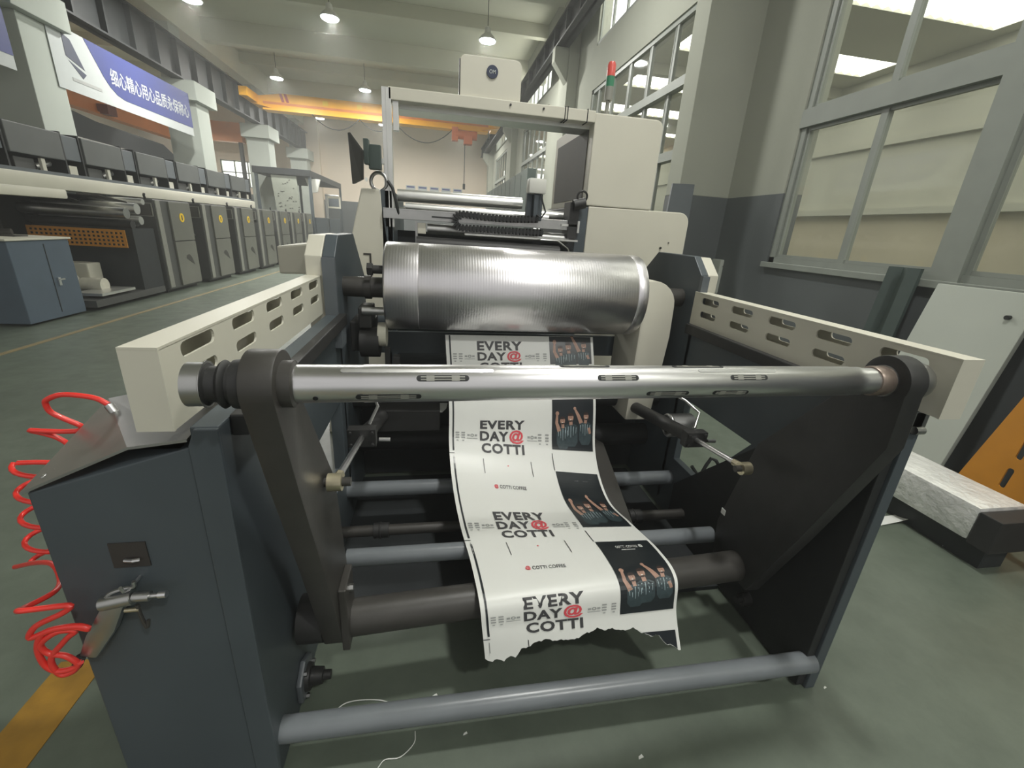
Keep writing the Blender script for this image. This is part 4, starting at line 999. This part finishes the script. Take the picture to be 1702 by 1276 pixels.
build(MB().cyl(a, a + (b - a) * .45, .010, 12).cyl(a + (b - a) * .4, a + (b - a) * .75, .014, 6).cyl(a + (b - a) * .7, b, .012, 12).box(b - Vector((.022, .02, .012)), b + Vector((.022, .02, .012))), 'hose_coupling', 'steel_mid', hs, smooth=True)
YG = .865
def G(px, py, y=YG): return at('y', y, px, py)
gn = thing('air_blow_gun', 'silver air blow gun hanging on the slate side cabinet', 'air gun', tuple(G(180, 1050)))
hd_ = [G(172, 1000), G(205, 1008), G(190, 1050), G(160, 1095), G(130, 1092), G(140, 1060)]
build(MB().prism(hd_, (0, .025, 0)), 'handle', 'steel_mid', gn, bevel=.006, smooth=True)
build(MB().cyl(G(170, 1003), G(222, 992), .016, 20).cyl(G(222, 992), G(250, 990), .011, 20), 'gun_body', 'steel_mid', gn, smooth=True)
build(MB().cyl(G(248, 990), G(268, 988), .005, 12).cyl(G(264, 988), G(277, 987), .008, 12), 'nozzle', 'steel', gn, smooth=True)
build(MB().tube(smoothp([G(170, 1008), G(180, 988), G(205, 978), G(222, 975), G(222, 966)], 4), .004, 8), 'trigger_loop', 'steel_mid', gn, smooth=True)
build(MB().cyl(G(208, 1014), G(232, 1012), .005, 12), 'brass_screw', 'brass', gn, smooth=True)
build(MB().tube(smoothp([G(228, 1005), G(235, 1025), G(245, 1042), G(247, 1030)], 4), .004, 8), 'trigger', 'arm', gn, smooth=True)
build(MB().cyl(G(134, 1092), G(128, 1106), .010, 12), 'hose_nut', 'black', gn, smooth=True)

# ================================================================== LEFT PRESS LINE
def press_unit(lab):
    t = thing('press_unit', lab, 'press unit', (-5.0, 9.45, 0), 'grey units of the left press line')
    x, y = -5.0, 9.45; L = 1.22
    build(MB().box((x - 1.5, y, .06), (x - .02, y + L, 1.68)), 'body', 'unit', t, bevel=.02)
    build(MB().box((x - 1.45, y + .05, 0), (x - .10, y + L - .05, .06)), 'plinth', 'black', t)
    build(MB().box((x - .02, y + .02, .10), (x + .0, y + .16, 1.66)), 'corner_strip', 'unit_strip', t, bevel=.005)
    build(MB().box((x - .02, y + .42, .95), (x + .012, y + L - .04, 1.66)), 'upper_door', 'unit_panel', t, bevel=.006)
    d = build(MB().box((x - .02, y + .42, .10), (x + .012, y + L - .04, .93)), 'lower_door', 'unit_panel', t, bevel=.006)
    build(MB().prism([(x + .013, y + .72, .60), (x + .013, y + 1.0, .46), (x + .013, y + .92, .62), (x + .013, y + .84, .68), (x + .013, y + .74, .66)], (.003, 0, 0)), 'door_emblem', 'arm', d)
    st = build(MB().cyl((x + .012, y + .80, 1.38), (x + .018, y + .80, 1.38), .085, 28), 'round_sticker', 'sticker', t)
    build(MB().mesh(text_mesh('1', .02), lambda a, b: (x + .0185, y + .80 + a * .04, 1.38 + b * .09)), 'sticker_mark', 'ink', st)
    build(MB().box((x - .42, y - .012, 1.40), (x - .08, y, 1.60)), 'operator_panel', 'lens', t)
    fr = MB()
    for z in (1.38, 1.60): fr.box((x - .45, y - .02, z), (x - .05, y, z + .015))
    for xx in (x - .45, x - .065): fr.box((xx, y - .02, 1.38), (xx + .015, y, 1.61))
    build(fr, 'panel_bezel', 'unit_strip', t)
    for xx, zz in ((-.35, 1.22), (-.32, .98), (-.24, 1.02), (-.30, .84)):
        build(MB().cyl((x + xx, y - .025, zz), (x + xx, y, zz), .028, 14), 'knob', 'alu', t)
    build(MB().tube([(x - .15, y + .02, 1.68), (x - .15, y + .0, 1.74), (x - .13, y - .02, 1.76)], .02, 8), 'grab_handle', 'black', t)
    return t
unit_labs = ['nearest and largest grey press unit of the left line, with operator panel', 'second grey press unit from the near end of the left line', 'third grey press unit from the near end of the left line',
             'fourth grey press unit, middle of the left line', 'fifth grey press unit of the left line, third from its far end', 'sixth grey press unit of the left line, next to the last', 'farthest and smallest grey press unit of the left line']
pu = press_unit(unit_labs[0])
for i, y in enumerate((11.15, 12.8, 14.35, 15.9, 17.45, 19.05)):
    c = copy_tree(pu); c.location = (-5.0, y, 0); c['label'] = unit_labs[i + 1]
# beam and base connecting the units
bb = thing('press_beam', 'long cream beam running over the left press units', 'beam', (-5.7, 9.5, 1.70))
build(MB().box((-5.75, 2.5, 1.70), (-5.5, 15.7, 1.90)).box((-5.75, 2.5, 1.58), (-5.5, 8.2, 1.72)), 'beam_box', 'cream', bb, bevel=.03, smooth=True)
build(MB().box((-5.95, 2.5, 1.88), (-5.6, 15.7, 1.95)), 'top_ledge', 'slate', bb)
for y in (4.0, 9.2): build(MB().box((-5.72, y, 0), (-5.6, y + .12, 1.72)), 'beam_leg', 'slate_dark', bb)
# dryer hoods
def hood(lab):
    t = thing('dryer_hood', lab, 'hood', (-5.85, 5.0, 1.95), 'dark dryer hoods above the left press')
    x, y = -5.85, 5.0
    build(MB().box((x - .85, y, 2.16), (x, y + .98, 2.56)), 'hood_box', 'hood', t, bevel=.012)
    build(MB().box((x - .80, y + 1.02, 2.18), (x - .02, y + 1.36, 2.54)), 'hood_side_box', 'slate', t, bevel=.01)
    for yy in (y + .99, y + 1.37): build(MB().box((x - .84, yy, 1.95), (x - .01, yy + .03, 2.58)), 'divider', 'rubber', t)
    build(MB().box((x - .7, y + .1, 1.95), (x - .6, y + .2, 2.16)).box((x - .7, y + .8, 1.95), (x - .6, y + .9, 2.16)), 'stand', 'dark', t)
    build(MB().box((x - .4, y + .15, 1.95), (x - .1, y + .5, 2.12)), 'drive_box', 'unit', t, bevel=.01)
    build(MB().cyl((x - .2, y + .6, 2.02), (x - .2, y + .9, 2.10), .05, 14), 'small_motor', 'alu', t, smooth=True)
    build(MB().box((x - .08, y + .55, 1.96), (x - .04, y + .62, 2.14)), 'white_bracket', 'cream', t); build(MB().box((x - .08, y + 1.08, 1.96), (x - .04, y + 1.25, 2.10)), 'white_bracket', 'cream', t)
    return t
hood_names = ['dark dryer hood at the left edge of the photo, nearest of the row', 'second dark dryer hood of the row above the left press', 'third dark dryer hood, in front of the near left pillar', 'fourth dark dryer hood, under the logo end of the banner',
              'fifth dark dryer hood, under the middle of the blue banner', 'sixth dark dryer hood, under the right part of the banner', 'seventh dark dryer hood, in front of the second pillar', 'farthest dark dryer hood, small, beside the bright far window']
h0 = hood(hood_names[0])
for i in range(1, 8):
    c = copy_tree(h0); c.location = (-5.85, 5.0 + 1.44 * i, 1.95); c['label'] = hood_names[i]
o = build(MB().box((-6.75, 3.0, 1.72), (-6.0, 16.6, 1.94)), 'hood_platform', 'dark'); tag(o, 'dark steel platform carrying the dryer hoods over the left press', 'platform')
for y in (3.2, 9.0, 15.9):
    build(MB().box((-6.7, y, 0), (-6.55, y + .15, 1.72)), 'platform_leg', 'dark', o)
# infeed section: rollers across, yellow guard
inf = thing('infeed_section', 'roller infeed with dark rollers and yellow mesh guard before the nearest grey unit', 'machine', (-5.7, 8.6, 0))
for z, y, r, m in ((1.50, 9.0, .09, 'alu'), (1.42, 8.7, .085, 'steel_mid'), (1.31, 9.05, .07, 'alu'), (1.24, 8.8, .07, 'black'), (1.62, 9.2, .05, 'alu')):
    build(MB().cyl((-6.55, y, z), (-5.05, y, z), r, 24), 'roller', m, inf, smooth=True)
build(MB().box((-6.75, 8.3, 0), (-6.55, 9.4, 1.68)), 'side_frame', 'black', inf)
build(MB().prism([(-6.6, 8.4, 1.72), (-6.5, 8.4, 1.78), (-5.9, 8.5, 1.70), (-5.8, 8.9, 1.56), (-6.6, 8.9, 1.6)], (0, 0, -.02)), 'cover_flap', 'rubber', inf)
build(MB().prism([(-5.45, 8.3, 1.66), (-5.15, 8.3, 1.66), (-4.95, 8.6, 1.58), (-5.2, 8.6, 1.60)], (0, 0, .02)), 'cover_plate', 'arm', inf)
gd = MB(); gx0, gx1, gz0, gz1, gy = -6.4, -5.02, .88, 1.16, 8.5
holes = [[(gx0 + .04 + .066 * i, gz0 + .03 + .06 * j), (gx0 + .08 + .066 * i, gz0 + .03 + .06 * j), (gx0 + .08 + .066 * i, gz0 + .062 + .06 * j), (gx0 + .04 + .066 * i, gz0 + .062 + .06 * j)] for i in range(20) for j in range(4)]
gd.plate([(gx0, gz0), (gx1, gz0), (gx1, gz1), (gx0, gz1)], holes, .01, lambda a, b, c: (a, gy + c, b))
build(gd, 'mesh_guard', 'guard', inf, label='yellow perforated guard')
build(MB().box((-6.5, 8.75, .1), (-5.05, 9.35, 1.18)), 'dark_core', 'dark', inf)
build(MB().box((-6.5, 7.5, .06), (-5.02, 9.3, .16)), 'base_plate', 'unit', inf)
build(MB().box((-6.1, 8.3, .16), (-5.55, 8.6, .62)), 'white_gear_cover', 'cream', inf, bevel=.02)
build(MB().cyl((-5.6, 8.2, .3), (-5.3, 8.2, .3), .11, 20).cyl((-5.9, 8.1, .34), (-5.65, 8.1, .34), .13, 20), 'motor', 'cream_end', inf, smooth=True)
build(MB().box((-5.45, 7.7, .20), (-5.05, 8.5, .24)), 'drip_tray', 'alu', inf)
# slate cabinet at left edge
sc = thing('control_cabinet', 'blue grey control cabinet with white top at the left edge', 'cabinet', (-5.6, 6.9, 0))
build(MB().box((-6.4, 6.43, .03), (-5.1, 7.39, 1.05)), 'body', 'cab_blue', sc, bevel=.01)
build(MB().box((-6.42, 6.40, 1.05), (-5.08, 7.42, 1.075)), 'top', 'cream', sc, bevel=.006)
build(MB().box((-5.099, 6.95, .1), (-5.096, 6.962, 1.0)), 'door_gap', 'rubber', sc)
build(MB().box((-5.099, 7.02, .45), (-5.08, 7.06, .56)).box((-5.09, 7.03, .52), (-5.07, 7.12, .54)), 'handle', 'steel', sc)
build(MB().box((-6.0, 6.6, 1.075), (-5.7, 6.9, 1.09)).box((-5.55, 6.9, 1.075), (-5.35, 7.1, 1.09)).cyl((-5.9, 7.1, 1.08), (-5.6, 7.2, 1.12), .04, 10), 'tools_on_top', 'arm', sc)
# delivery frame at the far end
df = thing('delivery_frame', 'dark canopy frame with spotted grey panel at the far end of the left press', 'machine', (-6.1, 21.5, 0))
for x in (-7.0, -5.0):
    for y in (20.4, 26.5): build(MB().box((x - .05, y, 0), (x + .05, y + .1, 3.1)), 'post', 'slate_dark', df)
build(MB().box((-7.1, 20.35, 3.08), (-4.95, 26.6, 3.32)), 'canopy', 'girder', df, bevel=.01)
q = [Vector((-6.35, 20.42, 1.6)), Vector((-5.45, 20.42, 1.6)), Vector((-5.5, 20.42, 3.05)), Vector((-6.45, 20.42, 3.05))]
sp = mat('spotted_grey', s(148, 152, 140), .6, var=.04)
build(MB().prism(q, (0, .04, 0)), 'spotted_panel', sp, df)
spots = MB()
for i in range(26): x, z = -6.3 + .8 * random.random(), 1.75 + 1.2 * random.random(); spots.box((x, 20.412, z), (x + .05, 20.42, z + .025))
build(spots, 'spots', 'arm', df)
build(MB().prism([(-5.3, 20.9, 3.05), (-4.7, 20.9, 3.05), (-4.85, 20.9, 2.55), (-5.1, 20.9, 2.5)], (0, .1, 0)), 'white_hopper', 'white_plastic', df, smooth=True)
m_ = build(MB().box((-4.95, 23.0, 2.0), (-4.35, 23.05, 2.5)), 'monitor', 'cream', df, bevel=.01)
build(MB().box((-4.88, 22.99, 2.08), (-4.42, 23.0, 2.42)), 'screen', 'slate', m_)
build(MB().box((-5.0, 22.9, .5), (-4.9, 23.0, 2.6)).cyl((-5.0, 22.9, 2.55), (-4.4, 22.9, 2.55), .04, 10), 'monitor_arm', 'alu', df)
build(MB().box((-6.8, 20.6, 0), (-4.9, 25.5, 1.55)), 'base', 'slate_dark', df, bevel=.02)
# dark machine of the next hall seen under the banner
o = build(MB().prism([(-9.3, 13.5, 3.3), (-9.3, 14.3, 3.85), (-9.3, 15.6, 3.70), (-9.3, 18.8, 3.62), (-9.3, 19.6, 3.3), (-9.3, 19.6, 3.0), (-9.3, 13.5, 2.7)], (-.45, 0, 0)).box((-10.0, 13.5, 0), (-9.4, 19.2, 2.8)), 'distant_machine', 'dark', bevel=.05)
tag(o, 'dark long machine in the next hall, seen between the pillars under the banner', 'machine')
build(MB().bar((-9.2, 12.2, 3.12), (-9.2, 19.0, 3.02), .1, .14).bar((-9.2, 12.2, 2.85), (-9.2, 19.0, 2.75), .05, .05), 'handrail', 'alu', o)
for yy in (12.3, 18.8): build(MB().box((-9.25, yy, 0), (-9.15, yy + .1, 3.05)), 'handrail_post', 'alu', o)

# ================================================================== RIGHT SIDE CLUTTER
# white board leaning at the windows
bt = at('x', 3.7, 1533, 468); bt2 = at('x', 3.7, 1702, 490)
b = MB().hexa([(3.60, 2.20, .02), (3.64, 2.20, .02), (3.64, 2.86, .02), (3.60, 2.86, .02), (3.86, 2.20, 1.365), (3.90, 2.20, 1.365), (3.90, 2.84, 1.365), (3.86, 2.84, 1.365)])
o = build(b, 'machine_cover_panel', 'board', bevel=.004); tag(o, 'large pale grey cover panel leaning below the windows on the right', 'panel')
q = at('x', 3.84, 1680, 528)
build(MB().cyl((3.84, q.y, q.z), (3.80, q.y, q.z), .015, 14), 'hole', 'rubber', o)
# orange slotted guard
hol = []
for i in range(3):
    for j in range(4): hol.append(capsule(1.62 + .12 * i + .03 * (j % 2), .30 + .2 * j, .03, .12))
hol = []
for i in range(4):
    for j in range(5):
        cy_, cz_ = 1.26 + .19 * i, .16 + .20 * j + (.1 if i % 2 else 0)
        hol.append([(cy_ + .018 * math.cos(t) , cz_ + (.05 if math.sin(t) >= 0 else -.05) + .018 * math.sin(t)) for t in [2 * math.pi * k / 16 for k in range(16)]])
gp = MB().plate([(1.05, 0.0), (2.08, 0.0), (1.90, 1.15), (1.05, 1.2)], hol, .012, lambda a, b2, c: (3.56 + c + .12 * b2, a, b2))
o = build(gp, 'slotted_guard_panel', 'guard'); tag(o, 'orange guard panel with long slots leaning at the right edge', 'panel')
# foil wrapped profile on a dark skid
fb = thing('foil_wrapped_profile', 'long foil wrapped metal profile lying on the floor at right', 'profile', (3.0, 1.9, 0))
build(MB().box((2.80, 1.46, .14), (3.12, 2.7, .34)), 'foil_wrap', 'foil', fb, bevel=.02, smooth=True)
build(MB().box((2.80, 1.36, .13), (3.10, 1.46, .32)), 'dark_end', 'black', fb, bevel=.006)
build(MB().box((2.86, 1.40, .0), (3.02, 2.6, .14)), 'skid', 'dark', fb)
build(MB().box((3.12, 1.20, .10), (3.3, 1.36, .22)), 'end_board', 'wood', fb)
# torn paper strip on the floor
st = MB(); P = [at('z', .0, x, y) for x, y in ((1455, 875), (1490, 868), (1515, 862), (1540, 860), (1555, 866), (1563, 882), (1567, 908))]
hts = (.004, .012, .04, .075, .08, .05, .006)
P = [Vector((p.x * (1.55 - h) / 1.55, p.y * (1.55 - h) / 1.55, h)) for p, h in zip(P, hts)]
P = smoothp(P, 5); n = len(P)
for (i, p) in enumerate(P[:-1]):
    q = P[i + 1]; w0 = Vector((.11, .08, .0)) * (1 - i / n * .75); w1 = Vector((.11, .08, .0)) * (1 - (i + 1) / n * .75)
    st.hexa([p, q, q + w1, p + w0, p + Vector((0, 0, .002)), q + Vector((0, 0, .002)), q + w1 + Vector((0, 0, .002)), p + w0 + Vector((0, 0, .002))])
o = build(st, 'paper_strip', 'paper', smooth=True); tag(o, 'curled white paper strip on the floor beside the foil wrapped profile', 'paper strip')
# dark green folded sheets at the window
gs = MB(); y0 = 3.02
prof = [(3.92, 3.30), (3.84, 3.25), (3.92, 3.19), (3.92, 3.12), (3.84, 3.09), (3.90, 3.03)]
pts = [(x, y) for x, y in prof]; back = [(x + .03, y) for x, y in prof][::-1]
lo = [Vector((x - .12, y, 0)) for x, y in pts + back]; hi = [Vector((x, y, 1.46)) for x, y in pts + back]
n = len(lo); gs.poly(lo + hi, [tuple(range(n))[::-1], tuple(range(n, 2 * n))] + [(i, (i + 1) % n, n + (i + 1) % n, n + i) for i in range(n)])
o = build(gs, 'folded_sheet', 'green_sheet'); tag(o, 'dark green folded metal sheet standing upright against the window sill', 'sheet')
# small switch box and leaning sheet near the column
wb = thing('switch_box', 'small pale box with dark symbol on the dark wall right of the cream guide rail', 'box', (3.38, 5.72, 1.0))
a = at('y', 5.9, 1186, 430); b = at('y', 5.9, 1212, 434); c_ = at('y', 5.9, 1200, 486)
X0, X1_, Z1, Z0 = a.x, at('y', 5.9, 1215, 434).x, a.z, c_.z
wb.location = ((X0 + X1_) / 2, 5.8, Z0)
build(MB().box((X0, 5.72, Z0), (X1_, 5.94, Z1)), 'box_body', 'board', wb, bevel=.02)
cx = (X0 + X1_) / 2; zc = Z1 - .12
build(MB().box((cx - .10, 5.712, zc + .02), (cx + .08, 5.72, zc + .04)).box((cx - .07, 5.712, zc - .06), (cx - .05, 5.72, zc + .03)).box((cx + .03, 5.712, zc - .06), (cx + .05, 5.72, zc + .03)), 'symbol', 'arm', wb)
ls = MB(); a = at('y', 5.9, 1116, 305); b = at('y', 5.9, 1152, 307); X0, X1_ = a.x, b.x
ls.hexa([(X0 - .25, 5.55, 0), (X1_ - .15, 5.55, 0), (X1_ - .15, 5.58, 0), (X0 - .25, 5.58, 0), (X0, 5.86, a.z), (X1_, 5.86, b.z), (X1_, 5.89, b.z), (X0, 5.89, a.z)])
o = build(ls, 'leaning_sheet', 'slate'); tag(o, 'grey metal sheet leaning at the column behind the cream housing', 'sheet')
# scraps on the floor between the plates
for (px, py, L) in ((718, 1160, .02), (770, 1222, .014), (1370, 1145, .014), (1062, 1262, .018)):
    p = at('z', 0, px, py)
    o = build(MB().prism([p, p + Vector((L, .004, 0)), p + Vector((L * .8, L * .7, 0)), p + Vector((.002, L * .4, 0))], (0, 0, .002)), 'paper_flake', 'paper')
    tag(o, {718: 'tiny white paper flake on the floor just behind the front tube', 770: 'tiny white paper flake on the floor in front of the tube, middle', 1370: 'tiny white flake on the floor right of the right side plate', 1062: 'tiny white flake on the floor at the bottom edge right of centre'}[px], 'paper flake', 'paper flakes on the floor')
pts = [at('z', .004, x, y) for x, y in ((558, 1180), (575, 1168), (600, 1163), (630, 1163), (650, 1168))]
o = build(MB().tube(smoothp(pts, 4), .0018, 6), 'thin_strip', 'paper'); tag(o, 'thin curled white strip on the floor behind the front tube', 'strip')
pts = [at('z', .004, x, y) for x, y in ((690, 1215), (688, 1235), (665, 1258), (640, 1262), (628, 1276))]
o = build(MB().tube(smoothp(pts, 4), .0015, 6), 'thin_strip', 'paper'); tag(o, 'thin white thread on the floor in front of the tube at the bottom edge', 'strip')

# haze volume added for a milky veil and softer contrast far off
if HAZE:
    hz = bpy.data.materials.new('added_haze'); hz.use_nodes = True
    hn = hz.node_tree.nodes; hn.remove(hn['Principled BSDF']); vs_ = hn.new('ShaderNodeVolumeScatter'); vs_.inputs['Density'].default_value = HAZE; vs_.inputs['Color'].default_value = (.95, .96, .92, 1)
    hz.node_tree.links.new(vs_.outputs[0], [x for x in hn if x.type == 'OUTPUT_MATERIAL'][0].inputs['Volume'])
    M_['haze'] = hz
    o = build(MB().box((-16.1, -2.0, -.1), (4.12, 30.1, 7.4)), 'added_haze', 'haze'); tag(o, 'thin haze volume added to soften contrast with distance', 'haze'); o['kind'] = 'stuff'
